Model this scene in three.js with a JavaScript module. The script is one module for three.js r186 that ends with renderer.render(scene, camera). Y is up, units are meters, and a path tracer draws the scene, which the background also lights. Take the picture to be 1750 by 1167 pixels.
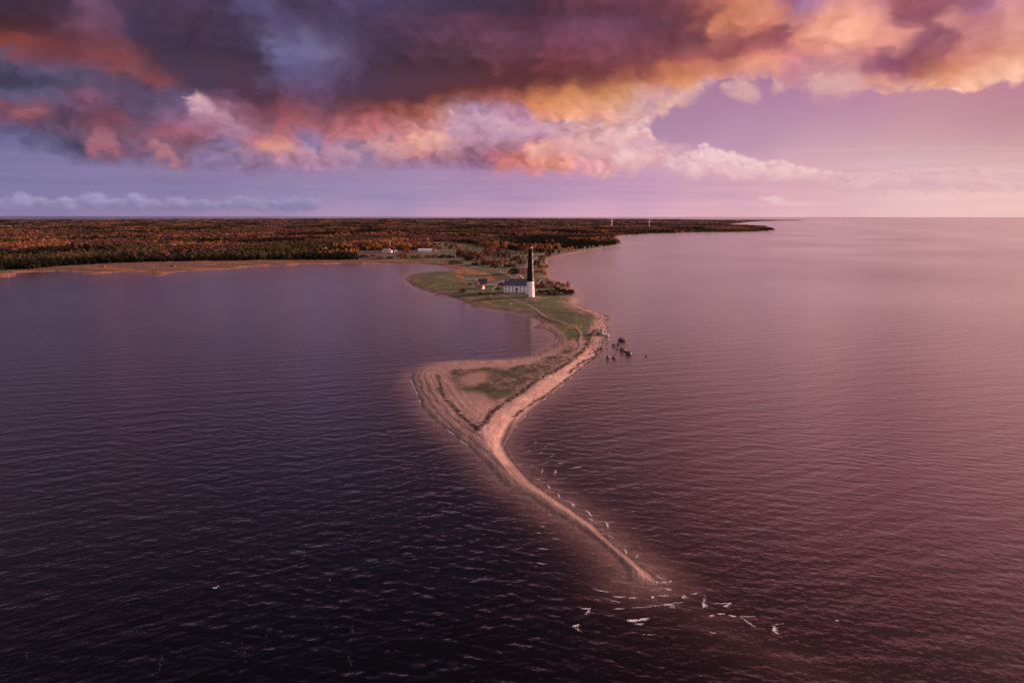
import * as THREE from 'three';
import { mergeGeometries } from 'three/addons/utils/BufferGeometryUtils.js';

// ------------------------------------------------------------------ camera, sky, sun, exposure
const scene = new THREE.Scene();
const camera = new THREE.PerspectiveCamera(53.13, 1024 / 682, 1, 400000);
camera.position.set(0, 80, 0);
camera.rotation.order = 'YXZ';
camera.rotation.set(-Math.atan(212.1 / 1167), 0, 0.0016);
const renderer = new THREE.WebGLRenderer({ antialias: true });
renderer.toneMapping = THREE.LinearToneMapping;
renderer.toneMappingExposure = 2.25;
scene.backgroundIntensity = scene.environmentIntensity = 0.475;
renderer.shadowMap.enabled = true;
renderer.shadowMap.type = THREE.PCFSoftShadowMap;

const SUN_AZ = 66, SUN_EL = 9;                       // degrees right of the view, degrees up
const sunDir = new THREE.Vector3(Math.sin(SUN_AZ * Math.PI / 180) * Math.cos(SUN_EL * Math.PI / 180), Math.sin(SUN_EL * Math.PI / 180), -Math.cos(SUN_AZ * Math.PI / 180) * Math.cos(SUN_EL * Math.PI / 180));
const sun = new THREE.DirectionalLight(new THREE.Color().setRGB(1, 0.5, 0.4), 5);
sun.position.set(20, 0, -700).addScaledVector(sunDir, 1500);
sun.target.position.set(20, 0, -700);
sun.castShadow = true;
sun.shadow.radius = 2;
sun.shadow.mapSize.set(4096, 4096);
Object.assign(sun.shadow.camera, { left: -900, right: 900, top: 500, bottom: -500, near: 10, far: 3500 });
scene.add(sun, sun.target);

// ---- noise
function rng(seed) { let s = seed >>> 0; return () => { s = (s + 1831565813) | 0; let t = Math.imul(s ^ (s >>> 15), 1 | s); t = (t + Math.imul(t ^ (t >>> 7), 61 | t)) ^ t; return ((t ^ (t >>> 14)) >>> 0) / 4294967296; }; }
const PERM = new Uint8Array(512), GX = new Float32Array(256), GY = new Float32Array(256);
{ const r = rng(7), p = [...Array(256).keys()]; for (let i = 255; i > 0; i--) { const j = Math.floor(r() * (i + 1)); [p[i], p[j]] = [p[j], p[i]]; } for (let i = 0; i < 512; i++) PERM[i] = p[i & 255]; for (let i = 0; i < 256; i++) { const a = i / 256 * Math.PI * 2; GX[i] = Math.cos(a); GY[i] = Math.sin(a); } }
function noise(x, y) {
  const xi = Math.floor(x), yi = Math.floor(y), fx = x - xi, fy = y - yi, X = xi & 255, Y = yi & 255;
  const u = fx * fx * fx * (fx * (fx * 6 - 15) + 10), v = fy * fy * fy * (fy * (fy * 6 - 15) + 10);
  const a = PERM[PERM[X] + Y], b = PERM[PERM[X + 1] + Y], c = PERM[PERM[X] + Y + 1], d = PERM[PERM[X + 1] + Y + 1];
  const n00 = GX[a] * fx + GY[a] * fy, n10 = GX[b] * (fx - 1) + GY[b] * fy, n01 = GX[c] * fx + GY[c] * (fy - 1), n11 = GX[d] * (fx - 1) + GY[d] * (fy - 1);
  return 1.5 * (n00 + u * (n10 - n00) + v * (n01 + u * (n11 - n01) - n00 - u * (n10 - n00)));
}
function fbm(x, y, o = 4) { let s = 0, a = 0.55; for (let i = 0; i < o; i++) { s += a * noise(x, y); x = x * 2.03 + 17.3; y = y * 2.03 - 9.1; a *= 0.5; } return s; }
const clamp = (x, a = 0, b = 1) => Math.min(b, Math.max(a, x));
const sstep = (a, b, x) => { const t = clamp((x - a) / (b - a)); return t * t * (3 - 2 * t); };
const lerp = (a, b, t) => a + (b - a) * t;
const toLin = (v) => v <= 0.04045 ? v / 12.92 : ((v + 0.055) / 1.055) ** 2.4;
const rgbLin = (...rgb) => rgb.map((v) => toLin(v / 255));

// ---- sky: tones of the clouds and of the clear air by azimuth (right of the view) and elevation, in degrees
const CLOUD_TONES = [[-34.7, 13.3, 74, 52, 72], [-33.1, 13.5, 76, 52, 72], [-31.5, 13.8, 78, 58, 80], [-30.1, 13.9, 111, 74, 106], [-29.1, 14.1, 117, 80, 110], [-28, 14.2, 80, 60, 88], [-26.2, 14.5, 79, 61, 90], [-24.3, 14.7, 85, 63, 96], [-22.4, 14.9, 80, 62, 94], [-20.4, 15.1, 88, 80, 124], [-19.4, 15.2, 92, 84, 128], [-16.7, 15.4, 76, 64, 96], [-14.6, 15.6, 80, 64, 100], [-12.4, 15.7, 88, 72, 112], [-10.2, 15.8, 80, 64, 106], [-8, 15.9, 80, 62, 96], [-5.7, 16, 76, 58, 88], [-3.5, 16, 68, 54, 79], [-1.2, 16.1, 72, 52, 76], [0.6, 16.1, 74, 52, 76], [2.9, 16.1, 90, 48, 60], [5.2, 16, 104, 56, 68], [7.5, 15.9, 96, 48, 60], [9.7, 15.9, 100, 52, 68], [11.9, 15.8, 112, 60, 68], [14.1, 15.6, 138, 72, 74], [15.8, 15.5, 184, 104, 80], [17.9, 15.4, 208, 124, 92], [19.3, 15.2, 216, 136, 104], [20.5, 15.1, 168, 104, 124], [21.9, 15, 144, 104, 160], [23.1, 14.9, 192, 128, 144], [24.6, 14.7, 224, 152, 136], [26.5, 14.5, 200, 128, 136], [27.9, 14.3, 156, 88, 100], [29.7, 14.1, 160, 88, 108], [31.4, 13.9, 160, 94, 116], [33, 13.6, 164, 100, 140], [34, 13.5, 216, 152, 144], [34.8, 13.4, 200, 132, 144], [3.4, 15.5, 84, 52, 72], [6.1, 15.4, 88, 52, 72], [8.4, 15.3, 92, 52, 72], [10.6, 15.2, 100, 56, 72], [12.8, 15.1, 120, 64, 76], [15, 15, 156, 88, 80], [16.7, 14.9, 200, 120, 84], [18.8, 14.7, 212, 136, 112], [19.6, 14.2, 216, 128, 100], [21.6, 14, 192, 124, 128], [23.6, 13.8, 228, 152, 128], [25.1, 13.7, 248, 172, 144], [26.6, 13.5, 232, 156, 136], [28, 13.3, 140, 76, 100], [29.5, 13.2, 152, 84, 104], [30.8, 13, 216, 148, 132], [31.8, 12.9, 184, 112, 120], [33.1, 12.7, 184, 112, 124], [34.1, 12.6, 216, 148, 136], [34.9, 12.4, 208, 140, 136], [-34.8, 12.1, 79, 48, 56], [-33.2, 12.3, 83, 50, 63], [-31.6, 12.5, 95, 60, 80], [-30.2, 12.7, 120, 76, 104], [-28.8, 12.9, 110, 74, 102], [-27.4, 13, 72, 57, 90], [-25.2, 13.3, 76, 58, 85], [-22.9, 13.5, 74, 56, 80], [-20.9, 13.7, 76, 60, 90], [-19.5, 13.8, 80, 68, 104], [-17.6, 14, 88, 76, 116], [-15.9, 14.1, 82, 66, 98], [-14.2, 14.2, 80, 66, 106], [-12.5, 14.3, 78, 63, 96], [-10.3, 14.4, 82, 62, 96], [-8, 14.5, 88, 62, 92], [-5.8, 14.6, 94, 62, 88], [-3.5, 14.6, 100, 62, 88], [-1.2, 14.7, 95, 58, 80], [0.7, 14.7, 96, 56, 76], [3.4, 14.7, 106, 64, 88], [6.1, 14.6, 120, 74, 98], [8.4, 14.5, 118, 72, 96], [10.6, 14.4, 112, 64, 88], [12.9, 14.3, 116, 66, 79], [14.6, 14.2, 140, 76, 76], [16.3, 14.1, 196, 120, 88], [18.4, 14, 216, 132, 104], [-19.1, 13.2, 74, 60, 88], [-18.1, 13.3, 106, 102, 144], [-17.3, 13.3, 92, 86, 128], [-16, 13.4, 108, 104, 148], [-14.7, 13.5, 92, 82, 120], [-13, 13.6, 84, 70, 106], [-10.8, 13.7, 78, 60, 90], [-8.1, 13.8, 89, 60, 86], [-5.3, 13.9, 102, 64, 90], [-2.6, 13.9, 106, 64, 88], [-0.7, 13.9, 114, 70, 96], [19.5, 13.2, 168, 92, 88], [20.5, 13.1, 140, 76, 92], [22.1, 13, 216, 136, 112], [23.7, 12.8, 240, 164, 136], [25.2, 12.7, 252, 176, 144], [27, 12.5, 232, 156, 136], [28.3, 12.4, 240, 160, 140], [29.5, 12.2, 148, 84, 108], [30.9, 12.1, 176, 108, 120], [32.9, 11.8, 200, 132, 128], [34.8, 11.6, 216, 152, 136], [-34.9, 11, 138, 65, 56], [-34, 11.2, 140, 66, 64], [-33, 11.3, 122, 60, 66], [-31.7, 11.5, 106, 59, 72], [-30.3, 11.6, 113, 68, 80], [-28.6, 11.8, 116, 68, 88], [-27.2, 12, 78, 56, 80], [-24.9, 12.2, 69, 54, 80], [-23, 12.4, 70, 52, 80], [-21, 12.6, 74, 58, 88], [0.7, 13.4, 108, 64, 84], [3.9, 13.4, 128, 70, 96], [7.1, 13.4, 132, 72, 96], [9.8, 13.3, 124, 68, 88], [12.5, 13.2, 116, 64, 79], [14.6, 13, 122, 68, 80], [16.4, 12.9, 168, 96, 92], [18.1, 12.8, 140, 74, 84], [19.5, 12.7, 156, 84, 88], [20.9, 12.3, 168, 92, 100], [22.9, 12.2, 216, 136, 120], [24.9, 12, 240, 164, 136], [26.7, 11.8, 232, 148, 132], [28.2, 11.7, 216, 140, 128], [29.3, 11.6, 140, 79, 108], [30.7, 11.4, 160, 92, 108], [32.7, 11.2, 204, 132, 128], [34.9, 10.9, 216, 144, 132], [-19, 12, 74, 58, 84], [-17.7, 12.1, 104, 102, 148], [-16.5, 12.2, 110, 106, 150], [-15.2, 12.3, 112, 106, 146], [-13.5, 12.3, 106, 92, 132], [-11.7, 12.4, 85, 64, 98], [-9.4, 12.5, 76, 56, 79], [-7.2, 12.6, 90, 58, 78], [-4.4, 12.7, 92, 58, 76], [-1.7, 12.7, 104, 62, 80], [0.7, 12.7, 106, 58, 74], [3.9, 12.7, 128, 64, 79], [7.1, 12.6, 136, 72, 84], [10.3, 12.5, 132, 68, 80], [12.5, 12.4, 138, 74, 80], [14.7, 12.3, 160, 88, 84], [16.8, 12.2, 152, 79, 84], [18.9, 12.1, 176, 100, 88], [-35.2, 10.1, 95, 88, 120], [-34.4, 10.2, 138, 74, 88], [-33.4, 10.3, 122, 64, 72], [-31.8, 10.5, 122, 62, 72], [-30.1, 10.7, 138, 69, 72], [-28.7, 10.9, 138, 70, 80], [-27.6, 11, 116, 64, 80], [-26.5, 11.1, 78, 58, 80], [-24.6, 11.2, 69, 56, 80], [-22.3, 11.4, 69, 52, 72], [-20.3, 11.6, 66, 50, 74], [19.8, 11.7, 224, 140, 112], [21.8, 11.5, 216, 132, 128], [24.2, 11.4, 208, 136, 132], [25.7, 11.2, 200, 120, 128], [27.2, 11.1, 140, 80, 112], [29, 10.9, 140, 76, 96], [30.4, 10.8, 160, 92, 92], [32.1, 10.6, 204, 124, 104], [33.7, 10.4, 220, 148, 120], [35.1, 10.2, 224, 160, 128], [-35.1, 9.4, 79, 77, 108], [-33.5, 9.6, 87, 84, 122], [-31.9, 9.8, 101, 88, 120], [-30.5, 9.9, 106, 80, 112], [-29.1, 10.1, 142, 76, 80], [-27.7, 10.2, 142, 80, 88], [-26.7, 10.3, 100, 62, 80], [-25.1, 10.4, 74, 60, 88], [-23.1, 10.6, 72, 56, 79], [-21.1, 10.7, 70, 52, 76], [-19.3, 10.9, 70, 52, 76], [-17.8, 11, 96, 86, 130], [-16.1, 11.1, 98, 90, 134], [-14.4, 11.2, 98, 82, 122], [-12.6, 11.2, 94, 74, 112], [-10.4, 11.3, 76, 54, 72], [-8.1, 11.4, 76, 48, 64], [-5.8, 11.5, 84, 52, 64], [-3.5, 11.5, 88, 52, 64], [-0.7, 11.5, 110, 60, 68], [0.7, 11.5, 96, 52, 60], [3.9, 11.5, 118, 58, 64], [7.1, 11.5, 128, 64, 74], [10.3, 11.4, 140, 74, 76], [12.6, 11.3, 184, 102, 78], [14.7, 11.2, 200, 116, 88], [16.9, 11.1, 196, 120, 92], [19, 10.9, 220, 138, 112], [19.8, 10.9, 232, 152, 128], [21.9, 10.8, 192, 124, 140], [23.4, 10.6, 200, 136, 144], [25, 10.5, 200, 140, 140], [26.1, 10.4, 160, 92, 116], [28, 10.3, 148, 80, 108], [29.8, 10.1, 168, 92, 88], [31.1, 9.9, 216, 136, 96], [33.1, 9.7, 248, 184, 152], [35.2, 9.5, 252, 196, 164], [-34.9, 8.7, 63, 60, 84], [-33, 8.9, 71, 68, 96], [-32, 9, 80, 80, 111], [-30.2, 9.1, 92, 78, 110], [-28.5, 9.3, 95, 74, 104], [-26.6, 9.5, 132, 70, 78], [-25.5, 9.5, 140, 72, 79], [-24.7, 9.6, 76, 60, 88], [-23.2, 9.7, 74, 60, 88], [-21.2, 9.9, 74, 52, 72], [-19.1, 10, 92, 72, 104], [-17.4, 10.1, 100, 82, 122], [-15.3, 10.2, 100, 80, 122], [-13.1, 10.3, 90, 66, 100], [-10.9, 10.4, 81, 56, 80], [-8.1, 10.5, 74, 46, 58], [-5.8, 10.5, 74, 44, 52], [-3.5, 10.6, 76, 42, 48], [-1.2, 10.6, 95, 48, 54], [0.7, 10.6, 92, 48, 52], [3.5, 10.6, 106, 52, 56], [6.2, 10.5, 124, 64, 64], [8.5, 10.5, 160, 88, 72], [10.8, 10.4, 184, 104, 76], [12.6, 10.4, 208, 132, 84], [13.9, 10.3, 208, 132, 88], [15.2, 10.3, 216, 144, 128], [17, 10.2, 208, 144, 136], [19.1, 10.1, 200, 140, 144], [23.1, 9.8, 184, 132, 144], [25.1, 9.7, 200, 140, 144], [26.9, 9.5, 216, 144, 128], [29.1, 9.3, 208, 144, 128], [30.5, 9.2, 224, 160, 128], [32.2, 9, 248, 184, 152], [33.9, 8.9, 248, 188, 164], [0.7, 9.9, 122, 68, 60], [3, 9.9, 160, 92, 68], [5.3, 9.8, 192, 120, 72], [7.2, 9.8, 204, 136, 80], [8.6, 9.8, 208, 136, 88], [9.5, 9.7, 216, 160, 144], [10.8, 9.7, 216, 160, 152], [12.2, 9.7, 200, 148, 156], [13.5, 9.6, 216, 164, 156], [14.8, 9.6, 216, 168, 152], [17, 9.5, 200, 152, 160], [18.3, 9.4, 208, 160, 160], [19.9, 9.3, 184, 140, 156], [22, 9.2, 200, 144, 160], [24, 9.1, 208, 152, 152], [25.5, 9, 208, 156, 160], [27, 8.8, 224, 160, 144], [28.8, 8.7, 232, 172, 152], [-35, 7.7, 95, 92, 128], [-33.1, 7.8, 97, 90, 128], [-31.4, 8, 122, 80, 110], [-30.7, 8, 138, 85, 112], [-29.3, 8.2, 106, 80, 112], [-27.5, 8.3, 90, 74, 108], [-25.6, 8.4, 94, 80, 116], [-22.1, 8.7, 106, 74, 102], [-20.4, 8.8, 79, 52, 76], [-19.2, 8.8, 92, 60, 84], [-17.1, 9, 112, 72, 106], [-14.9, 9.1, 104, 70, 100], [-12.7, 9.1, 92, 60, 80], [-10.5, 9.2, 90, 56, 72], [-8.2, 9.3, 96, 56, 72], [-5.4, 9.3, 116, 64, 63], [-3.5, 9.4, 138, 76, 72], [-1.2, 9.4, 160, 88, 80], [0.2, 9.4, 184, 106, 80], [2.1, 8.9, 208, 128, 79], [4, 8.9, 216, 140, 88], [5.8, 8.9, 224, 152, 112], [7.7, 8.9, 224, 160, 128], [9.5, 8.8, 216, 168, 160], [10.9, 8.8, 184, 144, 164], [12.2, 8.8, 224, 176, 160], [17.9, 8.5, 208, 160, 156], [-35.4, 6.8, 138, 80, 100], [-34.1, 6.9, 168, 92, 104], [-33.1, 6.9, 100, 74, 104], [-31.5, 7.1, 98, 70, 106], [-30.1, 7.2, 110, 72, 96], [-28.3, 7.3, 95, 74, 108], [-26.8, 7.4, 102, 84, 120], [-25.3, 7.5, 138, 106, 144], [-22.5, 7.7, 168, 116, 142], [-20.9, 7.8, 138, 90, 116], [-19.9, 7.8, 122, 68, 80], [-18, 7.9, 138, 74, 84], [-16.3, 8, 138, 80, 96], [-14.5, 8, 116, 72, 96], [-12.7, 8.1, 128, 72, 80], [-10.9, 8.2, 138, 72, 72], [-9.1, 8.2, 148, 80, 72], [-7.3, 8.3, 168, 90, 76], [-5.9, 8.3, 168, 104, 88], [-5, 8.3, 192, 144, 160], [-3.6, 8.3, 168, 132, 164], [-1.7, 8.3, 176, 136, 160], [0, 8.3, 184, 128, 160], [0.7, 8.1, 184, 128, 160], [2.1, 8.1, 216, 144, 128], [3.5, 8.1, 240, 160, 120], [5.4, 8, 240, 164, 128], [7.2, 8, 224, 160, 136], [9.1, 8, 216, 156, 152], [10.9, 7.9, 216, 160, 160], [-35.1, 6.2, 122, 74, 96], [-33.9, 6.3, 85, 64, 92], [-32.2, 6.5, 92, 62, 84], [-30.5, 6.6, 110, 68, 84], [-29.1, 6.7, 138, 76, 92], [-27.6, 6.8, 95, 72, 102], [-26.1, 6.9, 122, 88, 124], [-24.2, 7, 150, 104, 138], [-22.2, 7.1, 160, 110, 136], [-20.1, 7.2, 152, 96, 111], [-19.3, 6.9, 128, 80, 108], [-17.6, 6.9, 168, 90, 96], [-15.4, 7, 160, 90, 102], [-13.7, 7.1, 168, 96, 104], [-11.9, 7.1, 184, 102, 106], [-10.1, 7.2, 176, 100, 104], [-8.2, 7.2, 192, 120, 120], [-6.4, 7.3, 196, 132, 136], [-4.5, 7.3, 184, 144, 172], [-3.1, 7.3, 192, 144, 164], [-1.2, 7.3, 184, 148, 180], [0.7, 7.3, 192, 144, 176], [2.6, 7.3, 184, 136, 168], [4.4, 7.3, 192, 152, 168], [6.3, 7.3, 208, 160, 172], [8.2, 7.3, 208, 160, 168], [9.8, 7.2, 224, 184, 184], [10.7, 7.2, 240, 200, 192], [-35.2, 5.8, 95, 90, 134], [-33.3, 5.9, 102, 90, 128], [-31.6, 6, 122, 90, 122], [-29.8, 6.1, 132, 78, 96], [-28, 6.2, 128, 83, 108], [-25.8, 6.4, 160, 90, 108], [-23.8, 6.5, 176, 100, 122], [-21.4, 6.6, 154, 110, 146], [-20.2, 6.6, 168, 116, 144], [-19.4, 6.1, 156, 98, 120], [-17.2, 6.2, 164, 104, 124], [-15.5, 6.2, 132, 116, 160], [-14.2, 6.3, 192, 112, 120], [-11.9, 6.3, 196, 120, 120], [-10.1, 6.4, 192, 128, 136], [-8.2, 6.4, 200, 132, 132], [-6.9, 6.4, 216, 140, 128], [-5, 6.5, 200, 144, 160], [-3.1, 6.5, 156, 112, 144], [-1.2, 6.5, 180, 138, 168], [0.7, 6.5, 176, 120, 144], [2.6, 6.5, 168, 112, 144], [4, 6.5, 192, 140, 156], [5.9, 6.5, 208, 156, 156], [8.2, 6.5, 216, 168, 168], [10, 6.4, 232, 184, 180], [11, 6.4, 232, 184, 176], [-35.3, 4.7, 106, 104, 148], [-33.4, 4.8, 92, 90, 128], [-31.7, 4.9, 76, 72, 104], [-30.6, 4.9, 106, 84, 112], [-29.4, 5, 138, 90, 120], [-28.1, 5.1, 106, 80, 112], [-27, 5.1, 160, 104, 128], [-25.5, 5.2, 132, 88, 110], [-23.9, 5.3, 122, 79, 100], [-22.3, 5.3, 132, 116, 160], [-20.2, 5.4, 176, 112, 128], [-19.4, 5.4, 216, 132, 120], [-18.3, 5.5, 224, 144, 120], [-16.8, 5.5, 168, 120, 140], [-15.1, 5.6, 124, 112, 160], [-12.8, 5.6, 148, 120, 156], [-10.6, 5.7, 184, 128, 144], [-8.7, 5.7, 208, 128, 128], [-7.3, 5.7, 240, 160, 132], [-5.9, 5.7, 232, 160, 140], [-4, 5.8, 192, 144, 160], [-2.2, 5.8, 176, 132, 156], [-0.3, 5.8, 160, 104, 128], [-35.4, 4.1, 116, 114, 160], [-33.4, 4.2, 112, 108, 150], [-31.7, 4.3, 78, 74, 108], [-30.5, 4.4, 112, 88, 116], [-29.3, 4.4, 138, 90, 112], [-27.8, 4.5, 108, 84, 120], [-26.3, 4.5, 138, 100, 120], [-25.5, 4.6, 122, 88, 124], [-23.6, 4.6, 138, 112, 152], [-21.5, 4.7, 154, 122, 152], [-20.3, 4.8, 160, 122, 148], [-19.4, 4.8, 154, 124, 156], [-17.3, 4.8, 176, 128, 152], [-16, 4.9, 184, 140, 160], [-13.8, 4.9, 176, 132, 160], [-12, 5, 144, 120, 156], [-10.1, 5, 176, 128, 150], [-8.3, 5, 192, 128, 136], [-6.4, 5.1, 168, 108, 124], [-5, 5.1, 152, 104, 120], [-3.1, 5.1, 156, 104, 128], [-1.2, 5.1, 168, 96, 112], [0.7, 5.1, 208, 124, 120], [2.6, 5.1, 240, 160, 136], [4.2, 5.1, 240, 160, 144], [6.4, 5.1, 212, 152, 152], [8.2, 5.1, 220, 164, 164], [10.5, 5, 228, 176, 172], [11.9, 5, 240, 196, 184], [-35.4, 3.6, 124, 118, 164], [-33.5, 3.7, 122, 116, 162], [-31.1, 3.8, 122, 114, 160], [-29.3, 3.8, 126, 112, 160], [-27.1, 3.9, 132, 112, 156], [-25.6, 4, 156, 104, 120], [-23.6, 4.1, 126, 110, 152], [-21.6, 4.1, 134, 112, 154], [-19.5, 4.2, 138, 108, 148], [-16.5, 4.3, 152, 112, 154], [-12.9, 4.3, 164, 122, 156], [-9.2, 4.4, 140, 104, 144], [-6, 4.4, 154, 112, 144], [-2.6, 4.5, 143, 100, 136], [0.1, 4.5, 192, 112, 104], [0.5, 4, 208, 112, 96], [2.1, 4, 224, 136, 112], [4, 4, 224, 144, 128], [5.9, 4, 216, 148, 156], [7.8, 4, 220, 160, 160], [9.7, 4, 232, 168, 160], [11, 4, 200, 152, 176]];
const AIR_TONES = [[16.9, 10.9, 160, 116, 152], [20.3, 10.7, 160, 112, 156], [35.4, 9.4, 184, 124, 144], [17, 10.1, 168, 120, 152], [22.3, 9.8, 168, 120, 160], [16.1, 9.3, 168, 124, 156], [20.4, 9.1, 176, 128, 160], [25.1, 8.8, 184, 128, 156], [30.6, 8.4, 192, 136, 152], [35.5, 7.9, 188, 128, 148], [12.7, 8.2, 168, 124, 160], [19.2, 7.9, 176, 132, 164], [25.2, 7.6, 184, 136, 164], [30.7, 7.2, 192, 140, 156], [35.7, 6.8, 188, 132, 150], [-35.8, 5.6, 106, 104, 148], [-21.4, 6.5, 132, 116, 160], [-3.6, 7, 160, 128, 168], [12.7, 6.8, 172, 132, 164], [19.3, 6.6, 180, 140, 168], [25.3, 6.4, 192, 148, 168], [30.8, 6.1, 200, 152, 164], [35.8, 5.7, 196, 144, 156], [17.2, 5.6, 184, 144, 172], [23.5, 5.4, 200, 160, 176], [29.2, 5.2, 208, 164, 172], [35.9, 4.8, 204, 160, 164], [-36, 3.6, 120, 118, 162], [-25.6, 4, 128, 116, 160], [-12.9, 4.4, 148, 128, 168], [1.2, 4.5, 172, 136, 176], [15.1, 4.4, 196, 156, 180], [24.3, 4.1, 212, 172, 184], [29.3, 4, 216, 180, 188], [34.4, 3.8, 220, 180, 180], [36, 3.7, 220, 176, 176], [-36.1, 2.8, 124, 120, 164], [-32.9, 2.9, 128, 120, 164], [-29.4, 3, 132, 120, 164], [-25.6, 3.1, 136, 118, 162], [-21.6, 3.2, 140, 120, 164], [-17.4, 3.3, 148, 128, 168], [-12.9, 3.4, 154, 128, 168], [-8.3, 3.4, 160, 132, 172], [-3.6, 3.5, 168, 132, 172], [1.2, 3.5, 176, 136, 176], [5.9, 3.5, 184, 140, 176], [10.6, 3.4, 192, 148, 180], [15.1, 3.4, 208, 160, 180], [19.5, 3.3, 216, 164, 180], [23.6, 3.2, 220, 168, 180], [29.3, 3.1, 216, 176, 184], [34.5, 2.9, 232, 188, 188], [-36.2, 1.9, 124, 122, 166], [-31.3, 2, 122, 120, 164], [-25.7, 2.1, 128, 120, 166], [-19.6, 2.3, 136, 128, 172], [-13, 2.3, 148, 132, 174], [-6, 2.4, 160, 134, 176], [1.2, 2.4, 172, 136, 176], [8.3, 2.4, 184, 142, 178], [15.2, 2.4, 200, 156, 180], [21.7, 2.3, 216, 168, 184], [25.7, 2.2, 220, 176, 184], [29.4, 2.2, 228, 188, 192], [32.9, 2.1, 240, 200, 196], [36.2, 2, 240, 196, 188], [-36.3, 1.1, 124, 120, 164], [-31.3, 1.2, 124, 122, 168], [-25.8, 1.3, 128, 120, 168], [-17.5, 1.4, 140, 132, 176], [-10.7, 1.4, 148, 136, 180], [-3.6, 1.5, 160, 136, 180], [3.6, 1.5, 176, 144, 184], [10.7, 1.5, 196, 154, 184], [17.4, 1.4, 208, 164, 184], [23.8, 1.4, 220, 176, 188], [27.7, 1.4, 232, 192, 196], [32, 1.3, 244, 204, 200], [36.3, 1.3, 244, 200, 188], [-36.4, 0.6, 132, 120, 164], [-29.6, 0.6, 140, 124, 168], [-21.8, 0.7, 148, 128, 168], [-13, 0.7, 164, 136, 172], [-3.6, 0.8, 184, 144, 180], [6, 0.8, 204, 158, 184], [15.3, 0.8, 216, 168, 184], [23.8, 0.7, 228, 184, 188], [31.4, 0.7, 240, 196, 192], [36.3, 0.7, 240, 196, 188], [-36.4, 0.1, 148, 124, 172], [-29.6, 0.1, 152, 128, 172], [-21.8, 0.1, 164, 136, 172], [-13.1, 0.1, 180, 148, 180], [-3.6, 0.2, 200, 156, 184], [6, 0.2, 216, 168, 184], [15.3, 0.2, 220, 170, 184], [23.8, 0.2, 228, 180, 188], [31.4, 0.2, 236, 192, 192], [36.4, 0.2, 236, 192, 188]];
const DECK_EDGE = [[-37.8, 3.98], [-36, 4.08], [-33.5, 3.83], [-31.1, 3.46], [-28.6, 3.71], [-24.4, 3.44], [-20.8, 3.19], [-18.2, 3.47], [-14.7, 3.67], [-10.6, 3.92], [-6.9, 4.05], [-3.6, 3.71], [-0.3, 3.63], [1.4, 3.49], [4, 3.54], [6.4, 3.53], [8.3, 3.42], [9.2, 3.78], [9.7, 6.38], [10.5, 7.08], [11.8, 7.66], [13.3, 8.82], [14.6, 9.7], [15.7, 10.31], [17.5, 10.06], [19.5, 9.86], [21.1, 9.6], [22.8, 8.86], [24.4, 8.84], [26.3, 8.78], [29.2, 8.59], [31.9, 8.62], [35.5, 8.64], [37.5, 8.62]];
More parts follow.
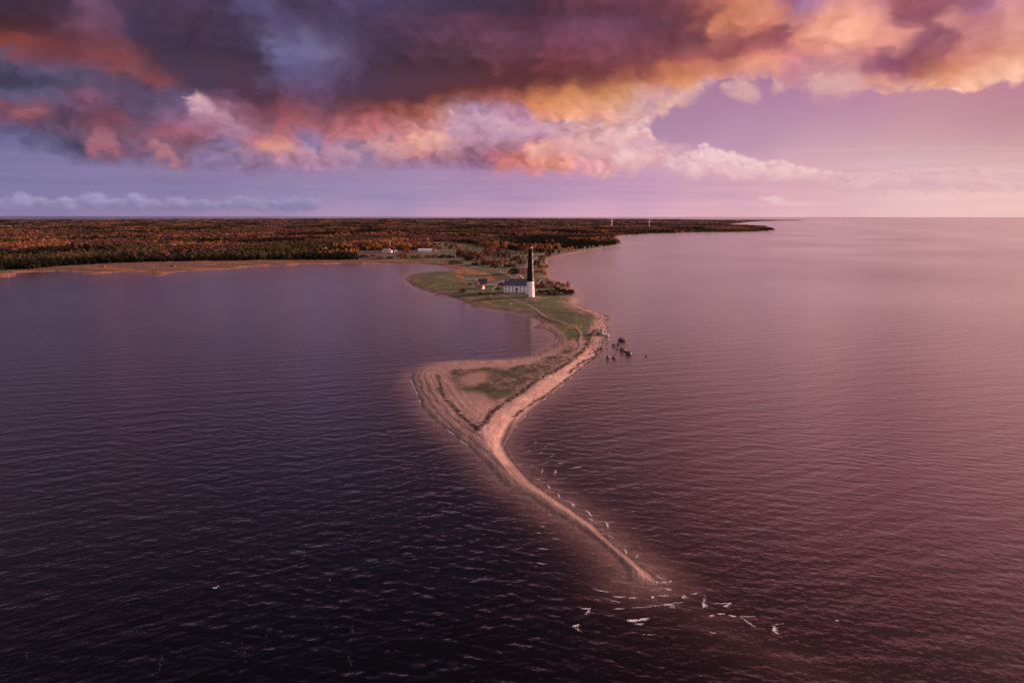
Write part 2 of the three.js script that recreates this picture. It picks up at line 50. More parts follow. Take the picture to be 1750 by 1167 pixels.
const PUFFS = [[8.7, 5.06, 1.32, 1.2, 0.55, 238, 198, 192, 212, 156, 168], [10.07, 5.49, 1.22, 1.1, 0.55, 238, 198, 192, 212, 156, 168], [9.82, 6.2, 0.76, 0.69, 0.55, 238, 198, 192, 212, 156, 168], [10.59, 6.46, 0.56, 0.5, 0.55, 238, 198, 192, 212, 156, 168], [11.06, 6, 0.46, 0.41, 0.55, 238, 198, 192, 212, 156, 168], [9.42, 4.23, 1.22, 1.1, 0.55, 238, 198, 192, 212, 156, 168], [11.02, 4.58, 1.11, 1.01, 0.55, 238, 198, 192, 212, 156, 168], [12.16, 4.65, 0.66, 0.59, 0.55, 238, 198, 192, 212, 156, 168], [11.82, 5.19, 0.5, 0.46, 0.55, 238, 198, 192, 212, 156, 168], [12.87, 3.97, 1.01, 0.91, 0.55, 238, 198, 192, 204, 158, 178], [13.99, 4.08, 0.9, 0.81, 0.55, 238, 198, 192, 204, 158, 178], [14.63, 4.69, 0.6, 0.54, 0.55, 240, 204, 204, 204, 158, 178], [15.09, 5.21, 0.45, 0.41, 0.55, 240, 204, 204, 204, 158, 178], [15.26, 5.47, 0.3, 0.27, 0.55, 240, 204, 204, 204, 158, 178], [15.72, 4.94, 0.45, 0.4, 0.55, 240, 204, 204, 204, 158, 178], [16.21, 4.92, 0.4, 0.36, 0.55, 240, 204, 204, 204, 158, 178], [16.4, 4.66, 0.54, 0.49, 0.55, 240, 204, 204, 204, 158, 178], [17.18, 4.64, 0.44, 0.4, 0.55, 240, 204, 204, 204, 158, 178], [17.28, 4.37, 0.59, 0.53, 0.55, 240, 204, 204, 204, 158, 178], [17.8, 4.45, 0.39, 0.36, 0.55, 240, 204, 204, 204, 158, 178], [18.24, 4.27, 0.44, 0.4, 0.55, 240, 204, 204, 204, 158, 178], [18.81, 4.08, 0.44, 0.4, 0.55, 240, 204, 204, 204, 158, 178], [19.45, 3.89, 0.49, 0.44, 0.55, 240, 204, 204, 204, 158, 178], [20.21, 3.96, 0.44, 0.39, 0.55, 240, 204, 204, 204, 158, 178], [20.93, 3.77, 0.53, 0.48, 0.55, 240, 204, 204, 204, 158, 178], [21.65, 3.58, 0.43, 0.39, 0.55, 240, 204, 204, 204, 158, 178], [22.4, 3.39, 0.48, 0.43, 0.55, 240, 204, 204, 204, 158, 178], [23.29, 3.29, 0.38, 0.34, 0.55, 240, 204, 204, 204, 158, 178], [24.22, 3.14, 0.38, 0.34, 0.55, 240, 204, 204, 204, 158, 178], [15.55, 4.06, 1.09, 0.99, 0.55, 240, 204, 204, 204, 158, 178], [17.1, 3.76, 1.08, 0.98, 0.55, 240, 204, 204, 204, 158, 178], [19.06, 3.46, 0.97, 0.88, 0.55, 240, 204, 204, 204, 158, 178], [20.96, 3.25, 0.87, 0.78, 0.55, 240, 204, 204, 204, 158, 178], [14.24, 3.5, 0.9, 0.81, 0.55, 240, 204, 204, 204, 158, 178], [22.82, 3.08, 0.67, 0.6, 0.55, 240, 204, 204, 204, 158, 178], [25.61, 2.94, 1.77, 0.27, 1.6, 224, 184, 188, 200, 160, 176], [27.89, 3.01, 2.17, 0.26, 1.6, 224, 184, 188, 200, 160, 176], [29.71, 3.12, 2.56, 0.26, 1.6, 224, 184, 188, 200, 160, 176], [31.81, 3.13, 2.09, 0.25, 1.6, 224, 184, 188, 200, 160, 176], [27.56, 2.52, 3.05, 0.26, 1.6, 224, 184, 188, 200, 160, 176], [31.18, 2.52, 3.36, 0.25, 1.6, 224, 184, 188, 200, 160, 176], [31.75, 2.78, 0.38, 0.33, 0.8, 248, 216, 204, 224, 180, 180], [24.13, 2.84, 0.22, 0.13, 0.7, 252, 228, 220, 228, 188, 192], [20.47, 1.16, 1.1, 0.46, 1, 236, 198, 204, 220, 172, 188], [21.54, 0.98, 1, 0.27, 1.2, 232, 192, 200, 220, 172, 188], [-37.29, 0.6, 0.53, 0.28, 0.8, 154, 148, 186, 129, 120, 162], [-36.63, 0.76, 0.83, 0.44, 0.8, 154, 148, 186, 129, 120, 162], [-35.98, 0.65, 0.77, 0.41, 0.8, 154, 148, 186, 129, 120, 162], [-35.64, 0.92, 0.72, 0.38, 0.8, 154, 148, 186, 129, 120, 162], [-34.97, 0.82, 0.66, 0.35, 0.8, 154, 148, 186, 129, 120, 162], [-34.27, 0.98, 0.61, 0.32, 0.8, 154, 148, 186, 129, 120, 162], [-33.96, 0.87, 0.55, 0.29, 0.8, 154, 148, 186, 129, 120, 162], [-33.28, 0.64, 0.86, 0.46, 0.8, 154, 148, 186, 129, 120, 162], [-32.55, 0.81, 0.81, 0.43, 0.8, 154, 148, 186, 129, 120, 162], [-32.2, 0.89, 0.75, 0.4, 0.8, 154, 148, 186, 129, 120, 162], [-31.45, 1.06, 0.69, 0.37, 0.8, 154, 148, 186, 129, 120, 162], [-31.13, 0.74, 0.63, 0.34, 0.8, 154, 148, 186, 129, 120, 162], [-30.37, 0.91, 0.57, 0.3, 0.8, 154, 148, 186, 129, 120, 162], [-29.62, 0.8, 0.9, 0.48, 0.8, 154, 148, 186, 129, 120, 162], [-29.27, 0.68, 0.84, 0.45, 0.8, 154, 148, 186, 129, 120, 162], [-28.48, 0.85, 0.78, 0.41, 0.8, 154, 148, 186, 129, 120, 162], [-27.7, 0.73, 0.72, 0.38, 0.8, 154, 148, 186, 129, 120, 162], [-27.31, 0.9, 0.65, 0.35, 0.8, 154, 148, 186, 129, 120, 162], [-26.51, 0.78, 0.59, 0.32, 0.8, 154, 148, 186, 129, 120, 162], [-25.68, 0.96, 0.93, 0.5, 0.8, 154, 148, 186, 129, 120, 162], [-25.3, 0.84, 0.87, 0.46, 0.8, 154, 148, 186, 129, 120, 162], [-24.48, 0.71, 0.8, 0.43, 0.8, 154, 148, 186, 129, 120, 162], [-24.07, 0.89, 0.74, 0.39, 0.8, 154, 148, 186, 129, 120, 162], [-23.23, 0.77, 0.68, 0.36, 0.8, 154, 148, 186, 129, 120, 162], [-22.35, 0.95, 0.61, 0.33, 0.8, 154, 148, 186, 129, 120, 162], [-21.95, 0.82, 0.96, 0.51, 0.8, 154, 148, 186, 129, 120, 162], [-21.06, 1, 0.89, 0.48, 0.8, 154, 148, 186, 129, 120, 162], [-20.19, 0.88, 0.83, 0.44, 0.8, 154, 148, 186, 129, 120, 162], [-19.77, 0.75, 0.76, 0.41, 0.8, 154, 148, 186, 129, 120, 162], [-18.86, 0.93, 0.7, 0.37, 0.8, 154, 148, 186, 129, 120, 162], [-17.95, 0.8, 0.63, 0.34, 0.8, 154, 148, 186, 129, 120, 162], [-17.51, 0.98, 0.98, 0.52, 0.8, 154, 148, 186, 129, 120, 162], [-16.59, 0.86, 0.92, 0.49, 0.8, 154, 148, 186, 129, 120, 162], [-16.14, 1.04, 0.85, 0.45, 0.8, 154, 148, 186, 129, 120, 162], [-35.14, 1.05, 0.63, 0.52, 0.7, 160, 154, 192, 132, 122, 164], [-31.16, 1.14, 0.66, 0.55, 0.7, 160, 154, 192, 132, 122, 164], [-30.82, 1.03, 0.71, 0.59, 0.7, 160, 154, 192, 132, 122, 164], [-28.28, 1.02, 0.73, 0.61, 0.7, 160, 154, 192, 132, 122, 164], [-32.75, 0.84, 0.59, 0.5, 0.7, 160, 154, 192, 132, 122, 164], [-30.19, 5.23, 0.84, 0.76, 1.2, 168, 108, 128, 164, 96, 106], [-30.65, 4.74, 0.65, 0.59, 1.2, 168, 108, 128, 164, 96, 106], [-29.65, 4.87, 0.56, 0.51, 1.2, 168, 108, 128, 164, 96, 106], [-30.87, 4.34, 0.46, 0.42, 1.2, 168, 108, 128, 164, 96, 106], [-29.34, 4.41, 0.28, 0.26, 1.2, 168, 108, 128, 164, 96, 106], [-26.27, 4.78, 0.48, 0.42, 1.2, 180, 124, 136, 168, 108, 120], [-26.49, 4.37, 0.44, 0.38, 1.2, 180, 124, 136, 168, 108, 120], [-25.91, 4.47, 0.39, 0.34, 1.2, 180, 124, 136, 168, 108, 120], [-25.57, 3.99, 0.44, 0.38, 1.2, 180, 124, 136, 168, 108, 120], [-25.82, 3.65, 0.29, 0.25, 1.2, 180, 124, 136, 168, 108, 120], [-26.92, 5.16, 0.43, 0.37, 1.2, 180, 124, 136, 168, 108, 120], [-23.89, 8.16, 0.69, 0.63, 1.3, 220, 176, 180, 180, 136, 160], [-23.52, 7.78, 0.74, 0.68, 1.3, 220, 176, 180, 180, 136, 160], [-24.05, 7.5, 0.49, 0.45, 1.3, 220, 176, 180, 180, 136, 160], [-23.16, 7.39, 0.45, 0.41, 1.3, 220, 176, 180, 180, 136, 160], [-34.3, 6.74, 0.79, 0.34, 1.4, 164, 98, 110, 150, 88, 102], [-33.74, 6.9, 0.51, 0.22, 1.4, 164, 98, 110, 150, 88, 102], [-34.8, 6.52, 0.56, 0.24, 1.4, 164, 98, 110, 150, 88, 102], [-4.96, 8.12, 0.2, 0.29, 1.3, 228, 192, 192, 200, 154, 168], [17.94, 9.21, 0.87, 0.79, 1.3, 220, 172, 164, 204, 152, 160], [18.51, 8.85, 0.61, 0.56, 1.3, 220, 172, 164, 204, 152, 160], [17.49, 9.65, 0.82, 0.75, 1.3, 220, 172, 164, 204, 152, 160], [22.96, 9.25, 0.9, 0.81, 1.3, 220, 172, 164, 204, 152, 160], [24.16, 9.01, 0.99, 0.9, 1.3, 220, 172, 164, 204, 152, 160], [23.32, 9.7, 0.79, 0.72, 1.3, 220, 172, 164, 204, 152, 160], [25.1, 9.18, 0.88, 0.8, 1.3, 220, 172, 164, 204, 152, 160], [16.55, 9.69, 0.47, 0.42, 1.3, 220, 172, 164, 204, 152, 160], [20.34, 9.49, 0.51, 0.46, 1.3, 220, 172, 164, 204, 152, 160], [13.97, 9.17, 0.63, 0.57, 1.3, 220, 172, 164, 204, 152, 160], [13.33, 8.73, 0.58, 0.53, 1.3, 220, 172, 164, 204, 152, 160], [14.6, 9.7, 0.52, 0.48, 1.3, 220, 172, 164, 204, 152, 160], [15.32, 10.16, 0.42, 0.38, 1.3, 220, 172, 164, 204, 152, 160], [10.99, 5.56, 1.45, 0.67, 1.5, 216, 168, 176, 200, 156, 180], [12.82, 4.99, 1.24, 0.67, 1.5, 216, 168, 176, 200, 156, 180], [15.13, 3.62, 2.13, 0.6, 1.5, 236, 196, 196, 214, 168, 180], [17.34, 3.36, 2.11, 0.59, 1.5, 236, 196, 196, 214, 168, 180], [19.5, 3.19, 2.08, 0.58, 1.5, 236, 196, 196, 214, 168, 180], [21.6, 3.02, 2.05, 0.58, 1.5, 236, 196, 196, 214, 168, 180], [23.64, 2.9, 2.02, 0.57, 1.5, 236, 196, 196, 214, 168, 180], [25.62, 2.81, 1.86, 0.52, 1.5, 236, 196, 196, 214, 168, 180], [27.14, 3.03, 1.05, 0.29, 1.5, 236, 196, 196, 214, 168, 180], [28.1, 2.67, 1.56, 0.44, 1.5, 236, 196, 196, 214, 168, 180], [28.98, 3.14, 0.9, 0.25, 1.5, 236, 196, 196, 214, 168, 180], [30.26, 2.94, 1.27, 0.36, 1.5, 236, 196, 196, 214, 168, 180], [31.12, 3.2, 1.01, 0.28, 1.5, 236, 196, 196, 214, 168, 180], [32.51, 2.95, 1.37, 0.38, 1.5, 236, 196, 196, 214, 168, 180], [33.49, 3.23, 0.86, 0.24, 1.5, 236, 196, 196, 214, 168, 180], [34.51, 2.81, 1.46, 0.41, 1.5, 236, 196, 196, 214, 168, 180], [35.77, 2.92, 1.08, 0.3, 1.5, 236, 196, 196, 214, 168, 180], [29.77, 2.39, 2.17, 0.61, 1.5, 236, 196, 196, 214, 168, 180], [32.58, 2.25, 2.23, 0.63, 1.5, 236, 196, 196, 214, 168, 180], [35.21, 2.26, 2.05, 0.57, 1.5, 236, 196, 196, 214, 168, 180], [26.82, 2.29, 2.37, 0.66, 1.5, 236, 196, 196, 214, 168, 180], [-14.22, 4.92, 0.88, 0.65, 1.15, 200, 144, 160, 164, 124, 156], [-12.89, 4.6, 0.77, 0.57, 1.15, 200, 144, 160, 156, 120, 156], [-11.05, 5.17, 1, 0.74, 1.15, 216, 156, 156, 176, 128, 152], [-9.21, 5.02, 1.11, 0.82, 1.15, 224, 164, 152, 184, 132, 144], [-7.57, 5.68, 1.23, 0.91, 1.15, 240, 180, 156, 196, 136, 136], [-6.16, 6.06, 1.01, 0.75, 1.15, 240, 184, 164, 200, 142, 148], [-5.47, 5.07, 0.9, 0.66, 1.15, 212, 154, 156, 168, 116, 136], [-4.04, 6.75, 1.01, 0.75, 1.15, 208, 164, 180, 176, 136, 168], [-2.86, 7.43, 1.02, 0.75, 1.15, 208, 164, 180, 176, 136, 168], [-1.44, 7.22, 1.13, 0.83, 1.15, 216, 172, 184, 180, 140, 172], [-0.26, 6.78, 1.02, 0.75, 1.15, 216, 172, 184, 180, 140, 172], [-2.16, 6.09, 1.13, 0.83, 1.15, 200, 152, 172, 164, 124, 156], [0.21, 5.87, 1.02, 0.75, 1.15, 200, 148, 168, 164, 120, 144], [1.88, 5.1, 1.02, 0.75, 1.15, 244, 184, 160, 200, 138, 140], [3.06, 5.42, 1.01, 0.75, 1.15, 240, 180, 160, 200, 140, 144], [4.24, 5.64, 1.01, 0.75, 1.15, 228, 172, 168, 192, 140, 156], [5.42, 5.27, 1.12, 0.83, 1.15, 228, 176, 172, 196, 144, 160], [6.6, 5.08, 1.01, 0.75, 1.15, 232, 180, 176, 200, 148, 160], [7.51, 5.84, 0.9, 0.66, 1.15, 232, 188, 184, 204, 156, 168], [8.43, 6.27, 0.78, 0.58, 1.15, 236, 196, 188, 208, 160, 172], [1.16, 6.64, 0.9, 0.67, 1.15, 216, 172, 184, 180, 140, 168], [2.81, 6.77, 0.9, 0.67, 1.15, 216, 172, 180, 188, 144, 168], [-16.44, 4.74, 0.87, 0.64, 1.15, 196, 144, 160, 160, 122, 152], [-17.72, 5.14, 0.65, 0.48, 1.15, 224, 160, 144, 184, 128, 136], [-19.2, 5.22, 0.75, 0.55, 1.15, 224, 152, 124, 184, 124, 128], [-21.42, 6.28, 0.84, 0.62, 1.15, 184, 136, 160, 148, 108, 140], [-22.38, 7.06, 0.84, 0.62, 1.15, 192, 144, 164, 154, 112, 144], [-23.41, 6.6, 0.83, 0.61, 1.15, 176, 124, 148, 140, 100, 132]];
function toneGrid(samples, sigX, sigY) {             // smooth the scattered tones onto a half-degree grid
  const W = 170, Hh = 70, A0 = -42, E0 = -1, S = 0.5, out = new Float32Array(W * Hh * 3), p = samples.map(([a, e, ...rgb]) => [a, e, ...rgb.map((v) => toLin(v / 255) ** 0.6)]);
  for (let j = 0; j < Hh; j++) for (let i = 0; i < W; i++) {
    const a = A0 + i * S, e = E0 + j * S; let w = 0, r = 0, g = 0, b = 0;
    for (const q of p) { const dx = (a - q[0]) / sigX, dy = (e - q[1]) / sigY, d2 = dx * dx + dy * dy, k = Math.exp(-d2) + 1e-5 / (1 + d2 * d2); w += k; r += k * q[2]; g += k * q[3]; b += k * q[4]; }
    const o = (j * W + i) * 3; out[o] = r / w; out[o + 1] = g / w; out[o + 2] = b / w;
  }
  return (a, e, res) => {
    const x = clamp((a - A0) / S, 0, W - 1.001), y = clamp((e - E0) / S, 0, Hh - 1.001), i = Math.floor(x), j = Math.floor(y);
    let fx = x - i, fy = y - j; const o = (j * W + i) * 3;
    for (let c = 0; c < 3; c++) { const t = lerp(out[o + c], out[o + 3 + c], fx), u = lerp(out[o + W * 3 + c], out[o + W * 3 + 3 + c], fx); res[c] = lerp(t, u, fy) ** (1 / 0.6); }
    return res;
  };
}
function billow(x, y) { let s = 0, a = 0.5; for (let i = 0; i < 4; i++) { s += a * Math.abs(noise(x, y)); x = x * 2.07 + 5.3; y = y * 2.07 - 3.7; a *= 0.5; } return s; }
function makeSky() {
  const W = 4096, Hh = 2048, data = new Float32Array(W * Hh * 4);
  const cloudTone = toneGrid(CLOUD_TONES, 0.82, 0.5), airTone = toneGrid(AIR_TONES, 3.2, 1.0);
  const edgeE = (az) => { for (let i = 1; i < DECK_EDGE.length; i++) if (az < DECK_EDGE[i][0]) { const p = DECK_EDGE[i - 1], q = DECK_EDGE[i]; return lerp(p[1], q[1], clamp((az - p[0]) / (q[0] - p[0] || 1))); } return DECK_EDGE[DECK_EDGE.length - 1][1]; };
  const edge = new Float32Array(1200); for (let i = 0; i < 1200; i++) { let s = 0; for (let k = -4; k <= 4; k++) s += edgeE(-60 + (i + k) * 0.1); edge[i] = s / 9; }
  const puffs = PUFFS.map((p) => ({ a: p[0], e: p[1], rx: p[2], ry: p[3], soft: p[4], top: p.slice(5, 8).map((v) => toLin(v / 255)), base: p.slice(8).map((v) => toLin(v / 255)) }));
  const bins = Array.from({ length: 180 }, () => []); puffs.forEach((p) => { for (let b = Math.max(0, Math.floor((p.a - p.rx * 2 + 45) * 2)); b <= Math.min(179, (p.a + p.rx * 2 + 45) * 2); b++) bins[b].push(p); });
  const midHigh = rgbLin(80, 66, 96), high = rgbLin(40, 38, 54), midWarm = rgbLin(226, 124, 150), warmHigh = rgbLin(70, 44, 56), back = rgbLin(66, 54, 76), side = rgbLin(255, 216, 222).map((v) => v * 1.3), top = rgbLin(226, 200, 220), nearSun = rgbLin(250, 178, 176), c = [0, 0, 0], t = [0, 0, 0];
  for (let j = Hh / 2; j < Hh; j++) {
    const el = ((j + 0.5) / Hh - 0.5) * 180;
    for (let i = 0; i < W; i++) {
      const phi = ((i + 0.5) / W - 0.5) * 2 * Math.PI, az = Math.atan2(Math.cos(phi), -Math.sin(phi)) * 180 / Math.PI;
      const inView = Math.abs(az) < 45 && el < 22, fold = Math.abs(az) < 40 ? az : az > 0 ? 40 - (az - 40) * 0.12 : -40 - (az + 40) * 0.12;
      const nx = az * 0.16, ny = el * 0.27;
      // slow bends of the cloud masses, then finer ones
      const q1 = fbm(nx + 3.1, ny + 8.2, inView ? 5 : 3), q2 = fbm(nx * 1.07 - 7.7, ny * 1.1 + 1.9, inView ? 5 : 3);
      const f1 = inView ? fbm(nx * 4.6 + q1, ny * 5.2 + q2, 6) : 0, f2 = inView ? fbm(nx * 13 + 5 + 2 * f1, ny * 14 + 2 * q2, 4) : 0;
      airTone(fold, el, c);
      // thin streaks low in the air
      const st = inView && el < 5 ? fbm(az * 0.09 + 4, el * 2.3 + 0.4 * q1, 4) * 0.10 * sstep(0, 1, el) : 0;
      for (let k = 0; k < 3; k++) c[k] *= 1 + st;
      // main deck
      const b = edge[clamp(Math.round((az + 60) * 10), 0, 1199)], rag = lerp(0.35, 0.55, sstep(-5, 5, az));
      const s = el - b + (q2 * 0.8 + f1 * 0.9 + f2 * 0.45) * rag * 1.3;
      const low = 1 - sstep(8, 16, az);
      const al = sstep(lerp(-0.12, -0.55, low), lerp(0.42, 0.75, low), s);
      if (al > 0) {
        cloudTone(fold + q1 * 1.1 + f1 * 0.85 + f2 * 0.28, Math.min(el, 16.2) + q2 * 0.6 + f1 * 0.42 + f2 * 0.18, t);
        let puff = 0;
        if (inView) { const bx = az * 0.34 + 0.5 * q1 + 0.08 * f1, by = el * 0.6 + 0.5 * q2 + 0.08 * f1; const here = billow(bx, by); puff = clamp((here - billow(bx + 0.16, by + 0.05)) * 1.1, -0.32, 0.35) * lerp(0.3, 1, 1 - sstep(7, 11, el)) * lerp(0.6, 1, sstep(-20, 0, az)); }
        const m = (1 + 0.16 * f1 + 0.06 * f2 + 0.10 * q1) * (1 + puff), up = sstep(14.5, 20, el), ht = sstep(19, 32, el), warm = sstep(-6, 32, az) * (1 - sstep(95, 150, az)) * (1 - sstep(30, 60, el));
        for (let k = 0; k < 3; k++) {
          const h = lerp(lerp(midHigh[k], high[k], ht), lerp(midWarm[k], warmHigh[k], ht), warm) * (1 + 0.35 * q1 + 0.2 * q2);
          c[k] = lerp(c[k], lerp(t[k], h, up) * m, al);
        }
      }
      // round the sun; unseen sky beside and behind brightened to light shaded walls
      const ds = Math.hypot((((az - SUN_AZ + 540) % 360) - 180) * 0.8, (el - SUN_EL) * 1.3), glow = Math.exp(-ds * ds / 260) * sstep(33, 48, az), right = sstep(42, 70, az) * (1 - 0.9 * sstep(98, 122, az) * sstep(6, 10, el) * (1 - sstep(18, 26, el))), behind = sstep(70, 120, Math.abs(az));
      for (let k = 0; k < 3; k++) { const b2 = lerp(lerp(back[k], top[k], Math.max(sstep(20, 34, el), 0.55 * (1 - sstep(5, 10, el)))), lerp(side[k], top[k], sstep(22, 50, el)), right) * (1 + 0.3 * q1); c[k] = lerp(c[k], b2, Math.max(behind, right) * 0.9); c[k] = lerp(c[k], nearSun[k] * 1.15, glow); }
      if (inView) {
        const list = bins[clamp(Math.floor((az + 45) * 2), 0, 179)];
        for (const p of list) {
          const wob = 0.5 + p.soft * 0.4, dx = (az - p.a) / p.rx + (f1 * 0.6 + f2 * 0.75) * wob, dy = (el - p.e) / p.ry + (f1 * 0.5 - f2 * 0.7 + q2 * 0.2) * wob, d = Math.hypot(dx, dy);
          if (d > 1.35) continue;
          const al2 = (1 - sstep(1 - 0.42 * p.soft, 1 + 0.10 + 0.22 * p.soft, d)) * (dy < 0 ? lerp(1, 0.35, clamp(-dy)) : 1) * (p.soft > 1 ? 0.75 : 0.95), lit = sstep(-0.7, 0.95, dy * 0.8 + dx * 0.35 + f1 * 0.4 + f2 * 0.5);
          for (let k = 0; k < 3; k++) c[k] = lerp(c[k], lerp(p.base[k], p.top[k], lit), al2);
        }
      }
      const lum = (c[0] + c[1] + c[2]) / 3, grow = clamp((lum / 0.34) ** 0.13, 0.7, 0.99); const pale = 1 - 0.07 * sstep(12, 30, az) * (1 - sstep(3, 8, el)); for (let k = 0; k < 3; k++) c[k] = lerp(lum, c[k], 0.9) * grow * pale * (k === 0 ? 1.02 : k === 1 ? 0.965 : 0.975);
      const o = (j * W + i) * 4; data[o] = c[0]; data[o + 1] = c[1]; data[o + 2] = c[2]; data[o + 3] = 1;
    }
  }
  // the darkest low cloud never falls far below the usual tone of the sky just above it
  const usual = [0, 1, 2].map((k) => { const v = []; for (let j = Math.ceil(Hh * 100 / 180); j < Hh * 110 / 180; j += 3) for (let i = 0; i < W; i += 8) v.push(data[(j * W + i) * 4 + k]); return v.sort((a, b) => a - b)[v.length >> 1]; }), um = (usual[0] + usual[1] + usual[2]) / 3;
  for (let j = Hh / 2; j < Hh * 106 / 180; j++) { const f = 0.61 * (1 - sstep(10, 15.5, ((j + 0.5) / Hh - 0.5) * 180)); for (let i = 0; i < W; i++) { const o = (j * W + i) * 4, add = Math.max(0, f - (data[o] + data[o + 1] + data[o + 2]) / 3 / um); for (let k = 0; k < 3; k++) data[o + k] += add * usual[k]; } }
  console.log('usual sky tone', usual.map((v) => v.toFixed(3)).join(' '));
  for (let j = 0; j < Hh / 2; j++) for (let i = 0; i < W; i++) { const o = (j * W + i) * 4; data[o] = 0.03; data[o + 1] = 0.022; data[o + 2] = 0.035; data[o + 3] = 1; }
  const tex = new THREE.DataTexture(data, W, Hh, THREE.RGBAFormat, THREE.FloatType);
  tex.mapping = THREE.EquirectangularReflectionMapping; tex.magFilter = THREE.LinearFilter; tex.minFilter = THREE.LinearFilter; tex.wrapS = THREE.RepeatWrapping; tex.needsUpdate = true;
  return tex;
}
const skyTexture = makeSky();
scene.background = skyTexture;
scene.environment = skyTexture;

// ------------------------------------------------------------------ plan of the place, metres (x right, z towards the viewer)
const COAST = [[12067, -27111], [9788, -22991], [6111, -17136], [3462, -10716], [2575, -8360], [2413, -7525], [2358, -6898], [2149, -5864], [1679, -4394], [1419, -4015], [1099, -3834], [825, -3537], [611, -3283], [492, -3087], [411, -2717], [369, -2378], [340, -2129], [290.9, -1949], [223.6, -1792.7], [165.3, -1636.6], [111.6, -1493.4], [75, -1338.2], [64.2, -1218.7], [62.4, -1126.9], [63.9, -1087.8], [56.1, -1028.1], [51.9, -964.6], [54.1, -917.4], [60.7, -869.7], [66.6, -830.3], [70, -777.1], [72.2, -730.7], [66.8, -675.3], [62.9, -620.7], [68.8, -599.8], [75.4, -574.4], [78.8, -559.4], [75.2, -539.6], [71.7, -520.2], [70, -494.8], [67.8, -479.2], [63.1, -456], [57.4, -439.6], [55.7, -423.1], [51.4, -405.9], [50.3, -394.5], [45.7, -382.4], [40, -367.6], [32.1, -346.1], [27.1, -330.1], [18.4, -306.4], [8.4, -279.5], [2.5, -260.6], [-0.2, -247.1], [-2.9, -233], [-2.2, -225.6], [0.4, -215.3], [5.1, -200], [11.8, -186.9], [17.3, -176.7], [21.8, -168], [24, -160.4], [27.2, -153.1], [29.8, -147.2], [32.4, -140.2], [30.4, -139.2], [27.4, -140], [26.5, -141.8], [27.1, -144.9], [26.3, -148], [23.8, -155.8], [20.5, -162.6], [15.2, -171.7], [9.1, -180.9], [4.9, -189.1], [-1.1, -195.3], [-4.9, -204.3], [-7, -211.5], [-10.8, -222], [-13.7, -229.2], [-19.8, -241.5], [-29.2, -260.4], [-36.9, -279.3], [-43.2, -303.9], [-51.1, -335.2], [-51.4, -348.2], [-49.6, -356.8], [-43.2, -370.4], [-30.4, -377.1], [-16.2, -378.5], [-0.3, -381.5], [11.5, -391.5], [20, -405.7], [27.8, -427.5], [31.2, -445.9], [30.3, -467], [26.4, -484.9], [19.7, -498.7], [16.9, -499.7], [21.6, -508.1], [23.5, -518], [21, -533.7], [13.6, -555.6], [3.9, -576.5], [-13.5, -592.2], [-30.2, -608.9], [-37.5, -626.7], [-48.1, -656.4], [-62.5, -690.6], [-80.3, -717.2], [-101.9, -764.2], [-124, -825], [-137.8, -882.7], [-145.4, -932], [-141.3, -991.5], [-121.1, -1024.5], [-96.3, -1031.8], [-78.8, -1044.8], [-88.6, -1089.5], [-110.9, -1127], [-144.7, -1178.6], [-198.9, -1193.8], [-255.2, -1185], [-294.8, -1205.4], [-324.6, -1174.4], [-363.7, -1189.9], [-373.9, -1148.7], [-406.9, -1139.5], [-427.1, -1119.9], [-445.3, -1064.5], [-493.9, -1029.3], [-496.5, -984.4], [-486.6, -945.5], [-504.7, -953.9], [-532.1, -983.7], [-579.8, -1004.1], [-594.9, -972.2], [-633.7, -992.2], [-669.1, -1020], [-717.4, -990.6], [-677.4, -931.4], [-684.2, -912.8], [-1500, -960], [-4000, -1150], [-25000, -3000], [-32000, -9000], [-25000, -16500], [-14000, -17500], [-9000, -19500], [-3500, -26000], [5000, -27000], [9600, -24000]];
const POND = [[-67.8, -908.1], [-61.6, -920], [-50, -923.9], [-38.8, -920.5], [-34.2, -904.3], [-39, -888.5], [-53.5, -890], [-61.5, -895]];
const REEDS_EAST = [[-35.2, -931.7], [-29.8, -936.5], [-23.6, -913.5], [-23.6, -882.8], [-29.1, -866.2], [-34.9, -882.6]];
const REEDS_WEST = [[-80.2, -945.1], [-74.1, -950.1], [-66, -926.4], [-58.7, -899.4], [-61.6, -886.4], [-72.2, -914.4]];
const REEDS_NORTH = [[-79.8, -1046.9], [-72.1, -1065.1], [-61.2, -1035.6], [-37.9, -981.1], [-27.1, -955.9], [-31.4, -936.5], [-46.3, -945.8], [-65.9, -960.2], [-86.5, -980.1], [-82.9, -1018]];
const HEATH = [[-33.5, -345.8], [-26.3, -352.1], [-14.4, -354.5], [-3.7, -353.3], [10.7, -363.9], [27.4, -395.3], [36.5, -418.5], [40, -407.7], [28.6, -369.2], [18.4, -343.1], [9.6, -321.7], [1.7, -300.3], [-7.7, -286.8], [-15.5, -303.8], [-23.6, -306.1], [-28.8, -326.9]];
const HEATH_BARE = [[-26.8, -331.1], [-21.4, -341.3], [-14.1, -346], [-11.1, -338.4], [-12, -327], [-16.1, -316.3], [-22.3, -313.6]];
const THIN_GRASS = [[-34.4, -347.4], [-18.1, -357], [10.8, -365.6], [37.3, -418.5], [40.6, -401.4], [23, -350.9], [9.3, -313.8], [0.4, -290.1], [-8.3, -269.5], [-12.6, -255], [-15.3, -256.7], [-20.9, -277.3], [-26.1, -299]];
const WRACK_EAST = [[-14.2, -246.6], [-10.1, -258.5], [-8.4, -270.5], [-3.6, -283.6], [1.1, -295.7], [6.7, -311.3], [9.5, -320.4], [19, -341.6], [24.7, -354.1], [32.6, -372.8], [41.2, -399.4], [47, -423.1], [54, -462.7], [61.3, -485.3]];
const WRACK_LOW = [[0.4, -265.8], [4.4, -276.5], [8.6, -286.9], [16.4, -304], [24.9, -327.2], [33.3, -347.8], [40.5, -369.3], [49.8, -391.5]];
